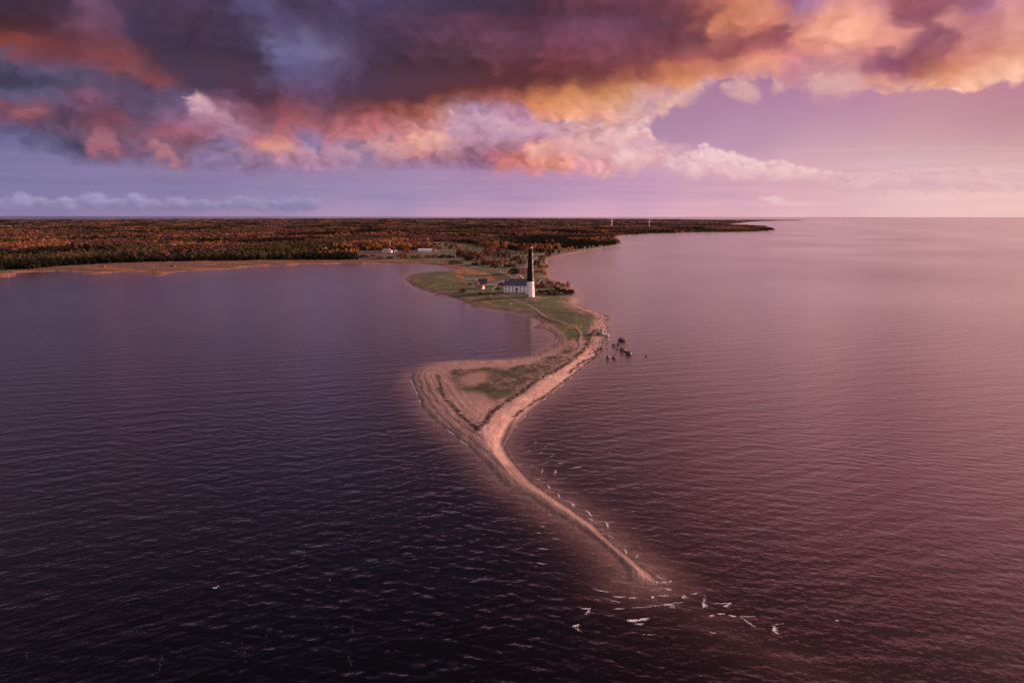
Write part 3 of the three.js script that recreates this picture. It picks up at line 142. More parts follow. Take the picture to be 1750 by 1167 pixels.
const WRACK_WEST = [[-37.6, -338.3], [-33.7, -313.6], [-29.9, -294.4], [-24.5, -279.3], [-20.1, -265.7], [-15.1, -254.1], [-13.4, -249.9]];
const WRACK_BUNKER = [[29.6, -345.6], [35.1, -361.6], [38.8, -372.5], [42.7, -380.6], [49.7, -392.7], [50.5, -405.5], [53.4, -411.2]];
const WRACK_SCARP = [[26.9, -360], [32, -375.6], [38.4, -392.6], [43.6, -405.4], [46.5, -423], [49.4, -431.4], [51.8, -453.7], [56.6, -470.6], [59.9, -473.2]];
const POOL = [[1.1, -265.8], [-0.1, -255], [-1.8, -238.9], [-3.2, -231.5], [-4.1, -231.5], [-4, -238.8], [-2.7, -250], [-0.6, -260.3]];
const SAND_SUNNY = [[-12.7, -246.6], [-8.2, -263.9], [1.6, -290.1], [18, -335.7], [33.5, -374.6], [49, -418.6], [51.1, -401.5], [33.3, -347.8], [16.4, -304], [6.1, -281.6], [1, -265.8], [-1.6, -251.6], [-3.9, -232.9], [0.4, -215.4], [-2.7, -211.7], [-6.9, -221.8], [-8.8, -237.3]];
const LAWN = [[-134, -882.9], [-131.8, -961.4], [-110, -987.7], [-73.2, -1004.6], [-59.1, -1094.2], [-88.9, -1223.7], [-116.7, -1408.7], [-106.3, -1660.5], [-31.3, -1455.3], [34.3, -1351.5], [58.9, -1260.6], [55.7, -1109.8], [46.3, -970], [47.3, -877.7], [56.9, -830.3], [61.4, -787.7], [63.6, -749.1], [62.1, -708.4], [55.3, -662.1], [52.6, -630], [59.2, -596.9], [66.1, -567.1], [67.1, -546.6], [61.7, -512.3], [55.9, -484.6], [52.1, -457.4], [48, -430.8], [43.2, -409], [36.9, -394.4], [35.1, -401.5], [34.1, -420.5], [36.9, -441.4], [36.7, -464.4], [33.1, -489.7], [28.1, -514.9], [21.9, -539.5], [14.6, -563], [3.5, -582.8], [-14, -600], [-32.4, -624.5], [-49.1, -670.4], [-66.9, -706.6], [-89.2, -740.7], [-110.9, -791.7], [-125.1, -842.5]];
const CAR_PARK = [[-6.9, -877.6], [1.4, -899.2], [-6.6, -841.3], [-14, -807.7], [-19.3, -797], [-29.4, -793.4], [-31.4, -811], [-24.2, -825.8], [-14.6, -846.6]];
const ROAD_YARD = [[3.7, -886.2], [0.6, -903.6], [-6.6, -947.3], [-14.5, -987.9], [-19, -1000.8]];
const TRACK_NORTH = [[-19, -1000.8], [-30.6, -1018.2], [-51.5, -1072.4], [-60.5, -1103], [-77.3, -1172.8], [-95.9, -1257], [-112, -1352.2], [-118.6, -1424.9], [-120.2, -1530.9]];
const PATH_SPIT = [[-15.6, -818.5], [-18.4, -790.2], [-22.1, -743.1], [-21, -727.1], [-16, -714], [-8.4, -689.7], [0.5, -656.9], [13.3, -620.6], [19.8, -588], [26.5, -546.7], [34.4, -523.2], [40.9, -504.4], [45.5, -490.6], [47.3, -473.8], [46.6, -455.6], [43.5, -436.1], [43, -423], [40.2, -407.4]];
const PATH_ARM = [[26.5, -546.7], [31.2, -555.8], [38.3, -554.2], [45.6, -544.2]];
const ROAD_COAST = [[3.7, -886.2], [8.9, -965.6], [19.2, -1078.9], [29.6, -1206], [41, -1308.5], [65.2, -1468.7], [107, -1661.3], [151.8, -1790.4], [185, -1881.7], [237.8, -2048.4], [323.9, -2391.1], [399.1, -2742.8]];
const FIELD_A = [[-450.7, -3496.4], [-246.9, -3419.4], [-66.8, -3117.8], [77.5, -2794.9], [71, -2561.1], [-34.2, -2644], [-185.8, -2912.4], [-361.2, -3152.4]];
const FIELD_B = [[-262.5, -2205.5], [-192.6, -2156.5], [-126.1, -1972.9], [-134.2, -1852.4], [-205.1, -1928]];
const MEADOW = [[-220.9, -1481.3], [-171.5, -1436.4], [-185.9, -1641], [-242.7, -2037.9], [-199.8, -2237.1], [-133.4, -2088.5], [-37.3, -1738.9], [53.8, -1592.2], [72.3, -1421.3], [65.4, -1183.8], [53.5, -894.5], [71.1, -753.9], [66.7, -619.5], [-116.8, -776.8], [-120.5, -1226.6], [-144.7, -1209.8], [-196.1, -1241.3]];
const SHORE_FLATS = [[-724.8, -1094.7], [-676.1, -1173.4], [-579.2, -1223], [-524.1, -1241], [-409, -1278.6], [-298.6, -1272.6], [-186.7, -1249.6], [-121.3, -1234.5], [-81.2, -1115.9], [-74.9, -1028.7], [-182.7, -1155.6], [-368.7, -1151.2], [-428, -1021.3], [-475.4, -917.5], [-572.1, -934.5], [-648.7, -896.1], [-673.6, -878.3], [-743.7, -971.2], [-723.5, -1038.4]];
const WHITECAPS = [[16.4, -215.5, 2, 10, 0.6, 50], [21, -211.5, 2.7, 20, 1, 90], [13.6, -207, 3.7, 80, 0.8, 70], [9.5, -207.9, 3.7, 80, 0.7, 50], [10.9, -194.6, 3.2, 95, 0.6, 70], [13.6, -187.9, 3.4, 95, 0.5, 50], [17, -181.5, 3.8, 100, 0.8, 100], [21, -176.2, 4, 105, 0.6, 90], [21.1, -172.4, 2.1, 120, 0.4, 30], [25, -168.8, 3.6, 92, 0.6, 90], [25.2, -161.9, 2.5, 120, 0.3, 25], [27.6, -154.5, 2.9, 92, 0.5, 70], [27.7, -151, 1.9, 120, 0.3, 20], [29.9, -152.3, 1.7, 80, 0.5, 25], [33.6, -141.8, 2.3, 120, 0.3, 25], [34.2, -140.4, 1.3, 10, 0.5, 35], [35.4, -140.7, 1.4, 60, 0.5, 25], [7.8, -168.4, 1.4, -14, 0.25, 18], [6.9, -164.4, 1.4, -14, 0.25, 18], [7.6, -155.8, 1.8, -10, 0.35, 35], [7, -148.6, 2.3, -14, 0.3, 35], [33.9, -225.6, 1, 20, 0.4, 18], [44.7, -215.7, 0.8, 20, 0.3, 8], [12.3, -232.3, 1.1, 20, 0.3, 14], [9.8, -224.9, 2.9, 60, 0.35, 26], [8.1, -235.5, 2.7, 60, 0.3, 18], [13.8, -222.5, 2.9, 60, 0.3, 20], [5.7, -226.9, 2, 60, 0.25, 12], [11.5, -216.1, 2.2, 60, 0.3, 14], [3.4, -234.4, 2.4, 60, 0.2, 10], [6, -212.3, 2.8, 60, 0.25, 14], [8.2, -201, 1.8, 60, 0.25, 12], [19.7, -136.7, 3.6, -22, 0.25, 50], [22, -132.6, 2.7, -22, 0.2, 24], [34.4, -137.4, 1.1, -20, 0.6, 40], [32.7, -137.8, 4.2, -2, 0.15, 26], [23, -134.4, 2.2, -6, 0.45, 60], [26.5, -134, 2.2, 6, 0.4, 44], [30, -134.2, 0.8, 30, 0.9, 46], [32.4, -134.8, 2.2, 5, 0.5, 44], [36.7, -134.4, 1.3, 60, 0.9, 50], [39.4, -135.6, 1.5, 8, 0.4, 36], [40.1, -131.2, 2, 80, 1.2, 110], [40.9, -133.4, 2.6, 70, 0.9, 26], [44.5, -131.9, 3.6, 2, 0.25, 60], [44.9, -131.1, 1.2, 20, 1, 60], [45.9, -131.8, 0.7, 10, 0.5, 40], [32.9, -131.5, 2.3, 4, 0.6, 100], [33.7, -130.6, 1.2, -30, 0.7, 24], [22.4, -129.9, 2.1, 8, 0.35, 40], [27.2, -130.4, 4, 4, 0.2, 36], [24.1, -125.8, 1.6, 2, 0.9, 110], [25.6, -125.9, 2.6, 8, 0.8, 150], [27.1, -126.3, 1.8, 4, 0.6, 80], [25.1, -124.5, 2.3, 0, 0.9, 30], [15.4, -129.9, 1.6, 0, 0.6, 50], [15.4, -128.5, 1.9, 60, 0.9, 34], [12.8, -123.9, 1.4, 20, 0.9, 60], [13.3, -122.5, 1.8, -50, 0.6, 20], [40.6, -127.3, 1.1, 30, 0.5, 40], [43, -128, 1.6, 0, 0.5, 44], [45.1, -127.3, 1.1, -20, 0.6, 70], [47.1, -127.1, 4.3, -1, 0.22, 50], [47.8, -125.2, 3, -60, 0.6, 30], [48.2, -123.9, 2.6, -60, 0.6, 16], [51.8, -122.8, 1.7, 70, 1, 100], [51.9, -121.9, 1.7, -60, 0.5, 30], [53.4, -124.4, 1.9, 15, 0.2, 16], [35.5, -132.1, 3, 5, 0.2, 26], [30.2, -131, 2.9, 4, 0.18, 22], [39.4, -121.5, 1.3, -6, 0.2, 14], [26.7, -120.8, 2.5, 0, 0.16, 16], [65.7, -125.7, 0.6, 0, 0.4, 14], [-278.9, -597.9, 5.5, 60, 0.4, 8], [31.5, -226.4, 0.6, 0, 0.3, 6]];
const SWASH = [[[46.9, -380.1], [39.7, -364.6], [32.1, -344.1], [26.9, -328.1], [18.3, -304.3], [14.4, -294.1]], [[8.4, -277.7], [5.6, -269.5], [2.8, -259], [0.9, -250]], [[-29.2, -258.8], [-24.4, -249.1], [-19.7, -240.4], [-15.5, -232.3]], [[-51.9, -331.3], [-45, -301.8], [-40.5, -287.9]], [[74.1, -538.6], [72.6, -520.2], [70.4, -494.8]], [[64.7, -462.1], [58.2, -439.6], [56.6, -427.1]], [[62, -431.3], [57.2, -423.1]], [[63.3, -386.8], [65.5, -383.5]], [[31.9, -139.7], [33.4, -141.5], [34.2, -140.5]]];
const STREAKS = [[[-118.4, -425.6], [-108.9, -380.5], [-101.2, -343.8]], [[-106.5, -406.5], [-91.8, -343.9]], [[-116, -406.4], [-104.2, -343.8], [-97.1, -310]], [[-99.4, -414], [-86.7, -343.9]], [[-74, -344], [-64.4, -297.6], [-56.6, -261.8]], [[-123.9, -357.5], [-118.1, -324.7], [-109.8, -278.3]], [[-163.5, -287.2], [-151.4, -253.6], [-138.6, -223.8]], [[-143.3, -226.7], [-137.1, -209.9]], [[-63, -278.6], [-59.7, -243.3]], [[-54.6, -181.8], [-52.7, -171.2]], [[-101.6, -164.2], [-101.6, -151.8], [-103.5, -150.4]], [[-135.2, -182.3], [-130.5, -171], [-130.2, -164.1]], [[-85.2, -171.1], [-81, -159.4]], [[-52.7, -159.5], [-48.4, -146.4]], [[-42.9, -150.6], [-40.6, -142.5], [-40.6, -138.8], [-38.1, -127.5], [-36.6, -118.6]], [[-32.4, -125.4], [-30.4, -114.2], [-29.2, -110.5]], [[-48.2, -123.4], [-45.8, -114.2]], [[-65, -114.1], [-63, -107.6]], [[-90.6, -115.8], [-87.5, -109.1]], [[-51, -118.6], [-48.2, -109.2]], [[-26.3, -210.4], [-22.5, -186.9]], [[-25, -243.5], [-24.2, -227.3]], [[-95.4, -182.5], [-93.3, -174.7]], [[-122.2, -287.4], [-119.2, -265.5], [-112.9, -243]], [[-102.2, -141.1], [-97.6, -129.4]], [[-366, -493.1], [-378.9, -536.9], [-401.8, -608.4]]];
const BOULDERS = [[72.6, -444.1, 3.92, 0.62], [65.1, -425.2, 3, 0.55], [68.1, -429.3, 1.89, 0.7], [55.4, -413.4, 2.18, 0.6], [65.2, -412.6, 1.31, 0.6], [67.6, -409.8, 3.26, 0.6], [68.8, -406.1, 1.8, 0.5], [69.7, -398.9, 3.54, 0.62], [55.7, -386.7, 2.05, 1], [58.9, -385.4, 2.05, 0.7], [78.7, -391.3, 1.4, 0.6], [64.7, -393.6, 0.91, 0.5], [61.1, -431.3, 0.91, 0.4], [59.1, -415.4, 0.95, 0.4], [63.6, -429.2, 0.76, 0.4], [61.1, -397.1, 0.63, 0.4]];
const BUSHES = [[-51.5, -729.7, 3.8, 2.8, 'p'], [-53.2, -718.1, 4.3, 1.6, 'p'], [-31.7, -693.6, 3.6, 3, 'g'], [-23.8, -688.5, 1.8, 1.2, 'g'], [-17.8, -685.9, 3, 1.8, 'y'], [-48.9, -800.5, 2.8, 2.1, 'g'], [-51.4, -807.6, 3.5, 1.5, 'g'], [-349.1, -1523.2, 17.9, 14.9, 'o'], [-357.3, -1622.8, 25.4, 20.1, 'o'], [-341, -1623.4, 23.3, 20.1, 'y'], [-325.9, -1645.5, 19.2, 19.2, 'y'], [-339.4, -1813.4, 16.5, 10.6, 'p'], [-309.8, -1700.2, 19.8, 13.2, 'y'], [-295.1, -1714.8, 20, 14.4, 'y'], [-275.5, -1358.1, 10.6, 6.2, 'o'], [-253.5, -1315.3, 12, 5.1, 'o'], [-289.4, -1342.9, 15.8, 6.1, 'b'], [-210.4, -1316.5, 20.4, 10.2, 'y'], [-224.9, -1472.7, 13.3, 11.4, 'o'], [-203.4, -1325.1, 6.8, 6.8, 'y'], [-243.8, -1565, 12.1, 11.1, 'o'], [-272.1, -1870.6, 21.7, 12, 'b'], [-257.2, -1899.7, 17.1, 11, 'o'], [-220.9, -1817.8, 14, 9.3, 'o'], [-182.9, -1718.7, 11, 5.5, 'o'], [-146.1, -1720, 19.8, 13.2, 'o'], [-183.1, -1902.6, 11, 6.8, 'b'], [-119.5, -1569, 8, 8, 'o'], [-105.6, -1362.8, 15.7, 10.5, 'g'], [-92.6, -1348.3, 10.3, 5.2, 'g'], [-78.1, -1266.1, 14.6, 8.1, 'g'], [-85.2, -1426, 12.8, 9.1, 'b'], [-58.9, -1266.6, 11.3, 11.3, 'o'], [-78, -1459.7, 11.2, 7.5, 'b'], [-59.5, -1532.2, 11.7, 9.8, 'b'], [-48.6, -1410.9, 16.2, 12.6, 'o'], [-44, -1495.9, 13.4, 11.4, 'o'], [-41.3, -1700.2, 13, 13, 'o'], [-46.5, -1138.7, 11.6, 7.3, 'o'], [-35.3, -1149.6, 10.3, 6.6, 'o'], [-27.8, -1139.2, 10.2, 8.7, 'o'], [-20.9, -1160.7, 8.9, 7.4, 'o'], [-60.4, -1128, 7.2, 4.3, 'g'], [-178.9, -1317.3, 11.9, 7.6, 'o'], [-165.7, -1346.3, 10.4, 5.2, 'o'], [-153.8, -1361.5, 15.7, 4.4, 'b'], [-133.4, -1347.2, 19, 5.2, 'g'], [-118.5, -1333.1, 11.9, 4.3, 'g'], [-99.7, -1169.8, 18, 4.5, 'b'], [-190.8, -1331.2, 10.3, 5.1, 'b'], [-206.1, -1961.6, 7.5, 4.5, 'g'], [-220.9, -1961, 7.5, 4.5, 'g'], [-124.5, -1362.3, 7, 4.4, 'g'], [-233.6, -1315.8, 13.6, 4.3, 'b'], [-65.9, -1148.9, 5.9, 3.2, 'g'], [-59.4, -1287.9, 13.3, 9.5, 'o'], [-78.2, -1257.2, 16.7, 7.4, 'g'], [-74, -1387.1, 12.3, 8.2, 'b'], [-44.2, -1138, 13.4, 7.5, 'o'], [-34.9, -1162.9, 12, 6.9, 'o'], [-21.3, -1163.2, 10.3, 6.9, 'o'], [-99, -1368.8, 16.2, 12.1, 'b'], [-113.6, -1481.4, 13.1, 10.9, 'o'], [1.1, -1778.1, 18.3, 10.5, 'o'], [30, -1527.8, 13.5, 13.5, 'o'], [19.9, -1619.1, 14.3, 10.7, 'b'], [-8.8, -1092.4, 9.7, 4, 'g'], [3.5, -964.6, 14.2, 7.1, 'g'], [0.7, -1092.6, 9.7, 4.8, 'b'], [-50.8, -1616.7, 14.3, 11.9, 'o'], [-28.6, -1444.3, 17, 12.8, 'b'], [-11, -1354, 17.9, 10, 'b'], [8.1, -1244.9, 14.7, 9.2, 'b'], [17.8, -1164.2, 10.3, 6.9, 'b'], [-60.4, -1162.3, 6.9, 3.4, 'g'], [-28, -1092, 9.7, 4, 'g'], [51.3, -1190.8, 10.5, 8.8, 'y'], [44.7, -1071.8, 11.1, 5.5, 'o'], [55.2, -1093.8, 6.5, 4.8, 'o'], [40.8, -1140, 10.1, 7.6, 'g'], [42.1, -974.2, 8.6, 6.5, 'y'], [35.6, -992.1, 7.3, 4.4, 'o'], [45.6, -956.8, 5.6, 4.2, 'y'], [70.9, -1409.4, 10.4, 7.3, 'b'], [56.2, -1306.5, 11.5, 7.7, 'b'], [92.9, -1574.3, 13.9, 8.1, 'b'], [112.2, -1622.1, 9.6, 6, 'y'], [99.1, -1976.2, 11.6, 14.5, 'o'], [112.3, -1907.3, 11.2, 16.9, 'o'], [44.7, -811.2, 7.2, 4.2, 'b'], [46.2, -775.7, 6.9, 4.6, 'o'], [54.3, -811.3, 6, 3.6, 'o'], [58.5, -787.4, 5.8, 4.1, 'o'], [63.8, -781.7, 4.6, 6.9, 'o'], [48.1, -732.8, 10.8, 4.9, 'g'], [53.1, -713.2, 9.5, 4.8, 'g'], [58.6, -703.7, 8.4, 5.2, 'g'], [62.6, -713.3, 5.3, 4.8, 'g'], [36.3, -712.9, 8.4, 3.7, 'g'], [28.9, -712.8, 7.4, 3.2, 'g'], [41, -703.5, 9.4, 3.6, 'b'], [31.1, -798.8, 3.5, 7.1, 'b'], [36.6, -764.3, 5.7, 3.4, 'b'], [43.8, -863.8, 3.8, 2.6, 'y'], [-52.6, -721.3, 5.3, 4.3, 'p'], [23.1, -956.4, 2.8, 2.8, 'g'], [-22.1, -667, 3.9, 1.5, 'y'], [-13.3, -786.2, 5.8, 4.1, 'g'], [-15.8, -742.1, 4.4, 2.7, 'g']];

function nearestSeg(pts, x, z, closed) {
  let best = Infinity;
  for (let i = closed ? 0 : 1, n = pts.length; i < n; i++) {
    const a = pts[(i + n - 1) % n], b = pts[i], ex = b[0] - a[0], ez = b[1] - a[1], px = x - a[0], pz = z - a[1];
    const t = clamp((px * ex + pz * ez) / (ex * ex + ez * ez || 1)), dx = px - ex * t, dz = pz - ez * t, d = dx * dx + dz * dz;
    if (d < best) best = d;
  }
  return Math.sqrt(best);
}
function inside(pts, x, z) { let r = false; for (let i = 0, j = pts.length - 1; i < pts.length; j = i++) { const a = pts[i], b = pts[j]; if ((a[1] > z) !== (b[1] > z) && x < (b[0] - a[0]) * (z - a[1]) / (b[1] - a[1]) + a[0]) r = !r; } return r; }
function smooth(pts, closed, per) { const v = pts.map((p) => new THREE.Vector3(p[0], 0, p[1])); return new THREE.CatmullRomCurve3(v, closed, 'centripetal').getPoints(pts.length * per).map((p) => [p.x, p.z]); }
function region(pts) { const x = pts.map((p) => p[0]), z = pts.map((p) => p[1]); return { pts, x0: Math.min(...x) - 12, x1: Math.max(...x) + 12, z0: Math.min(...z) - 12, z1: Math.max(...z) + 12 }; }
function amount(r, x, z, soft) { if (x < r.x0 || x > r.x1 || z < r.z0 || z > r.z1) return 0; const d = nearestSeg(r.pts, x, z, true); return sstep(-soft, soft, inside(r.pts, x, z) ? d : -d); }
function lineAmount(r, x, z, half) { if (x < r.x0 || x > r.x1 || z < r.z0 || z > r.z1) return 0; return 1 - sstep(half * 0.4, half, nearestSeg(r.pts, x, z, false)); }

const NEAR_COUNT = COAST.findIndex((p) => p[0] === -1500);
const coast = [...smooth(COAST.slice(0, NEAR_COUNT), false, 2), ...COAST.slice(NEAR_COUNT)];
const SHOAL = [[30, -142], [36, -131], [44, -121], [55, -108], [70, -92]];
const R = { pond: region(smooth(POND, true, 3).slice(0, -1)), reedsE: region(REEDS_EAST), reedsW: region(REEDS_WEST), reedsN: region(REEDS_NORTH), heath: region(HEATH), bare: region(HEATH_BARE), thin: region(THIN_GRASS), wE: region(smooth(WRACK_EAST, false, 3)), wL: region(smooth(WRACK_LOW, false, 3)), wW: region(smooth(WRACK_WEST, false, 3)), wB: region(smooth(WRACK_BUNKER, false, 3)), wS: region(smooth(WRACK_SCARP, false, 3)), pool: region(POOL), sunnySand: region(SAND_SUNNY), lawn: region(LAWN), fieldA: region(FIELD_A), fieldB: region(FIELD_B), meadow: region(MEADOW), flats: region(SHORE_FLATS) };
function shoreDist(x, z) {
  const d = nearestSeg(coast, x, z, true), s = inside(coast, x, z) ? d : -d, r = Math.hypot(x, z), a = clamp(r * 0.0022, 0.3, 14);
  return s + a * fbm(x / (a * 9), z / (a * 9), 3) * (r > 1200 ? 1.6 : 1);
}
function groundHeight(x, z, d) {
  if (d <= 0) {
    const u = -d; let h = -(0.05 * u + 0.006 * Math.max(0, u - 5) ** 2);
    if (z > -260) { const s = nearestSeg(SHOAL, x, z, false); h = Math.max(h, -(0.6 + 0.05 * s + 0.002 * s * s)); }
    return Math.max(h, -14) + (u < 60 ? 0.08 * fbm(x / 7, z / 7, 3) * clamp(u / 4) : 0);
  }
  const spit = sstep(-560, -470, z);
  let h = lerp(1.9, 1.35, spit) * (1 - Math.exp(-d / lerp(13, 8, spit)));
  h += clamp(d / 8) * (0.22 * fbm(x / 14, z / 14, 4) + 0.07 * fbm(x / 3, z / 3, 2));
  // small beach ridges
  if (spit > 0 && d < 22) h += 0.035 * Math.sin(d * 1.7 + 3.5 * noise(x / 15, z / 15) + 1.5 * noise(x / 5, z / 5)) * sstep(0.8, 3, d);
  const rr = Math.hypot(x, z);
  if (rr > 900) h += sstep(60, 500, d) * (1.2 + 0.8 * fbm(x / 300, z / 300, 2));
  if (rr > 5000) h += sstep(5000, 21000, rr) * 34 * sstep(1500, 6000, d) * sstep(-15000, -3000, x) + 3 * sstep(5000, 9000, rr) * fbm(x / 1500, z / 1500, 3);
  if (z < -760 && z > -1010 && x < 10 && x > -130) { const e = nearestSeg(R.pond.pts, x, z, true), p = inside(R.pond.pts, x, z) ? e : -e; h = lerp(h, 0.22, sstep(-45, -6, p)); h = lerp(h, -0.9, sstep(-2, 4, p)); }
  const pl = spit > 0 ? amount(R.pool, x, z, 1.2) : 0;
  if (pl > 0) h = lerp(h, 0.12, pl);
  return h;
}
const heightAt = (x, z) => groundHeight(x, z, shoreDist(x, z));

const C = { sand: [0.54, 0.36, 0.275], sandPale: [0.7, 0.475, 0.36], sandWet: [0.20, 0.13, 0.10], shingle: [0.27, 0.175, 0.145], wrack: [0.045, 0.026, 0.022], grass: [0.05, 0.08, 0.013], grassDryLit: [0.24, 0.185, 0.028], grassDark: [0.026, 0.04, 0.011], heath: [0.042, 0.04, 0.018], reed: [0.42, 0.2, 0.07], reedDull: [0.095, 0.058, 0.032], forestFloor: [0.045, 0.028, 0.026], field: [0.15, 0.095, 0.06], bed: [0.56, 0.41, 0.32] };
const mix3 = (a, b, t) => [lerp(a[0], b[0], t), lerp(a[1], b[1], t), lerp(a[2], b[2], t)];
function groundColor(x, z, d) {
  const r = Math.hypot(x, z), n1 = fbm(x / 9, z / 9, 4), n2 = fbm(x / 2.3 + 40, z / 2.3, 3), n3 = fbm(x / 45 - 9, z / 45, 3);
  let c;
  if (d < 0.15) { c = mix3([0.2, 0.13, 0.11], C.bed, sstep(0.0, 1.0, -d)); const w = 1 + 0.25 * n1; return [c[0] * w, c[1] * w, c[2] * w]; }
  const spit = sstep(-575, -545, z + 8 * n1), t = n2 * 0.5 + n1 * 0.5;
  c = mix3(C.sand, C.sandPale, sstep(-0.3, 0.5, n1));
  const sunnyEast = spit > 0 ? amount(R.sunnySand, x, z, 3) : 0;
  c = mix3(mix3(c, mix3(C.shingle, [0.2, 0.12, 0.105], 0.5), 0.62 + 0.3 * n3 + 0.3 * n2), c, sunnyEast);  // east strip kept pale as sunlit, rest darkened with shingle: light put in colour
  c = mix3([0.13, 0.084, 0.072], mix3(C.sandWet, c, sstep(0.3, 1.5 + n2, d)), sstep(0.1, 0.5, d + 0.4 * n2));
  if (spit > 0.01) {
    // tide lines of weed, parallel to the water
    for (const [at, wd, k] of [[1.7, 0.22, 0.5], [3.1, 0.24, 0.6], [4.7, 0.26, 0.6], [6.8, 0.4, 0.85], [8.4, 0.26, 0.6], [10.2, 0.3, 0.6], [12.6, 0.5, 0.85], [15.5, 0.35, 0.6]]) {
      const q = Math.abs(d + 1.3 * n1 + 0.8 * n3 - at) / wd, a = (1 - sstep(0.5, 1.2, q)) * k * sstep(-0.3, 0.15, n2 + 0.7 * n1) * (1 - 0.75 * sunnyEast);
      c = mix3(c, C.wrack, clamp(a * spit));
    }
    const thin = amount(R.thin, x + 3 * n1, z + 5 * n1, 4);
    c = mix3(c, mix3(C.heath, C.shingle, 0.5), clamp(thin * 0.5 * sstep(-0.35, 0.55, t + 0.35 * n3)));
    const heath = amount(R.heath, x + 4 * n1, z + 6 * n1, 4) * (1 - 0.9 * amount(R.bare, x + 3 * n1, z + 4 * n1, 4));
    c = mix3(c, mix3(C.heath, C.grass, sstep(-0.2, 0.6, n3)), clamp(heath * sstep(-0.55, 0.12, t + 0.3 * n3)));
    for (const [ln, half, k] of [[R.wE, 1.7, 1], [R.wL, 0.9, 0.75], [R.wW, 1.2, 0.8], [R.wB, 1.2, 0.9]]) {
      const a = lineAmount(ln, x + 1.3 * n1 + 0.8 * n2, z + 2.4 * n1 + 1.2 * n2, half) * k * sstep(-0.32, 0.15, n2 + 0.5 * n1);
      c = mix3(c, C.wrack, clamp(a));
    }
    const pool = amount(R.pool, x + 0.5 * n2, z + 0.8 * n2, 1); c = mix3(c, [0.07, 0.048, 0.045], pool * 0.9);
  }
  if (z < -440 && z > -700) c = mix3(c, C.wrack, lineAmount(R.wS, x + 1.5 * n1 + n2, z + 3 * n1 + 1.5 * n2, 2.2) * 0.9 * sstep(-0.4, 0.1, n2 + 0.4 * n1));
  if (z < -560) c = mix3(c, mix3([0.17, 0.085, 0.075], C.sand, 0.25 * sstep(0, 0.6, n2)), sstep(-560, -600, z) * (x > 30 && z > -690 ? 0.35 : 0.85));
  // turf on the point and inland
  let turf = z < -440 && z > -1400 ? amount(R.lawn, x + 2.5 * n1, z + 5 * n1, 3.5) : 0;
  if (z < -545) turf = Math.max(turf, sstep(4, 9, d + 5 * n1 - (x > 40 && z > -690 ? 4 : 0)));
  if (turf > 0) {
    let g = mix3(C.grass, C.grassDark, sstep(-0.1, 0.5, n3 + 0.3 * n1));
    g = mix3(g, C.grassDryLit, clamp(sstep(0.12, 0.6, fbm(x / 16 + 5, z / 30, 4) + 0.45 * n2) * 0.95));  // yellow patches: dry grass, and warm sunlit turf put into the colour
    if (r > 800) g = mix3(g, [0.035, 0.033, 0.015], 0.5 * sstep(-0.35, 0.35, n3 + 0.5 * n1)); else if (d < 17) g = mix3(g, C.reedDull, 0.4 * sstep(-0.2, 0.5, n3));
    c = mix3(c, g, turf);
    if (z < -560 && d < 26) c = mix3(c, C.shingle, sstep(26, 12, d) * 0.6 * sstep(-0.4, 0.4, n1) * (x < 60 ? 1 : 0.4));
  }
  if (z < -740) {
    const re = Math.max(amount(R.reedsE, x, z, 3), amount(R.reedsW, x, z, 3), amount(R.reedsN, x + 4 * n1, z + 9 * n1, 4) * sstep(-0.4, 0.2, n3 + n1) * 0.8);
    c = mix3(c, C.reed, re);
  }
  if (r > 860 && x < 120 || r > 1500) {
    const mead = amount(R.meadow, x, z, 12), fl = amount(R.flats, x, z + 20 * n3, 12), fA = amount(R.fieldA, x, z, 30), fB = amount(R.fieldB, x, z, 20);
    const wood = sstep(45, 80, d) * (1 - Math.max(mead, fl, fA, fB)) * sstep(900, 1100, r);
    c = mix3(c, C.forestFloor, wood);
    c = mix3(c, C.field, Math.max(fA, fB * 0.8) * (0.7 + 0.3 * n3));
    if (fl > 0) c = mix3(c, mix3(C.reedDull, C.reed, sstep(0.1, 0.5, fbm(x / 60, z / 30, 3) + (d < 14 ? 0.3 : 0))), fl * sstep(2, 6, d));
    const clear = fbm(x / 380 + 11, z / 520, 3); c = mix3(c, [0.2, 0.12, 0.045], wood * sstep(0.24, 0.4, clear) * 0.85);
  }
  const w = 1 + 0.3 * n2 + 0.16 * n1; return [c[0] * w, c[1] * w, c[2] * w];
}

// ------------------------------------------------------------------ helpers for objects
function structure(o, name) { o.name = name; o.userData = { kind: 'structure' }; o.receiveShadow = true; scene.add(o); return o; }
const used = {};
function numbered(n) { const k = used[n] = (used[n] ?? -1) + 1; return k ? `${n}_${String(k).padStart(3, '0')}` : n; }
function tag(o, label, category, group) { o.userData = { label, category }; if (group) o.userData.group = group; return o; }
function thing(name, label, category, x, y, z, turn = 0, group) { const o = new THREE.Group(); o.name = numbered(name); o.position.set(x, y, z); o.rotation.y = turn; tag(o, label, category, group); scene.add(o); return o; }
function part(name, geo, mat, parent, x = 0, y = 0, z = 0, ry = 0) { const m = new THREE.Mesh(geo, mat); m.name = name; m.position.set(x, y, z); m.rotation.y = ry; m.castShadow = m.receiveShadow = true; parent.add(m); return m; }
const std = (rgb, roughness = 0.85, extra = {}) => new THREE.MeshStandardMaterial({ color: new THREE.Color().setRGB(...rgb), roughness, ...extra });
const box = (w, h, d) => new THREE.BoxGeometry(w, h, d);
const flat = (g) => { const q = g.index ? g.toNonIndexed() : g; q.computeVertexNormals(); return q; };
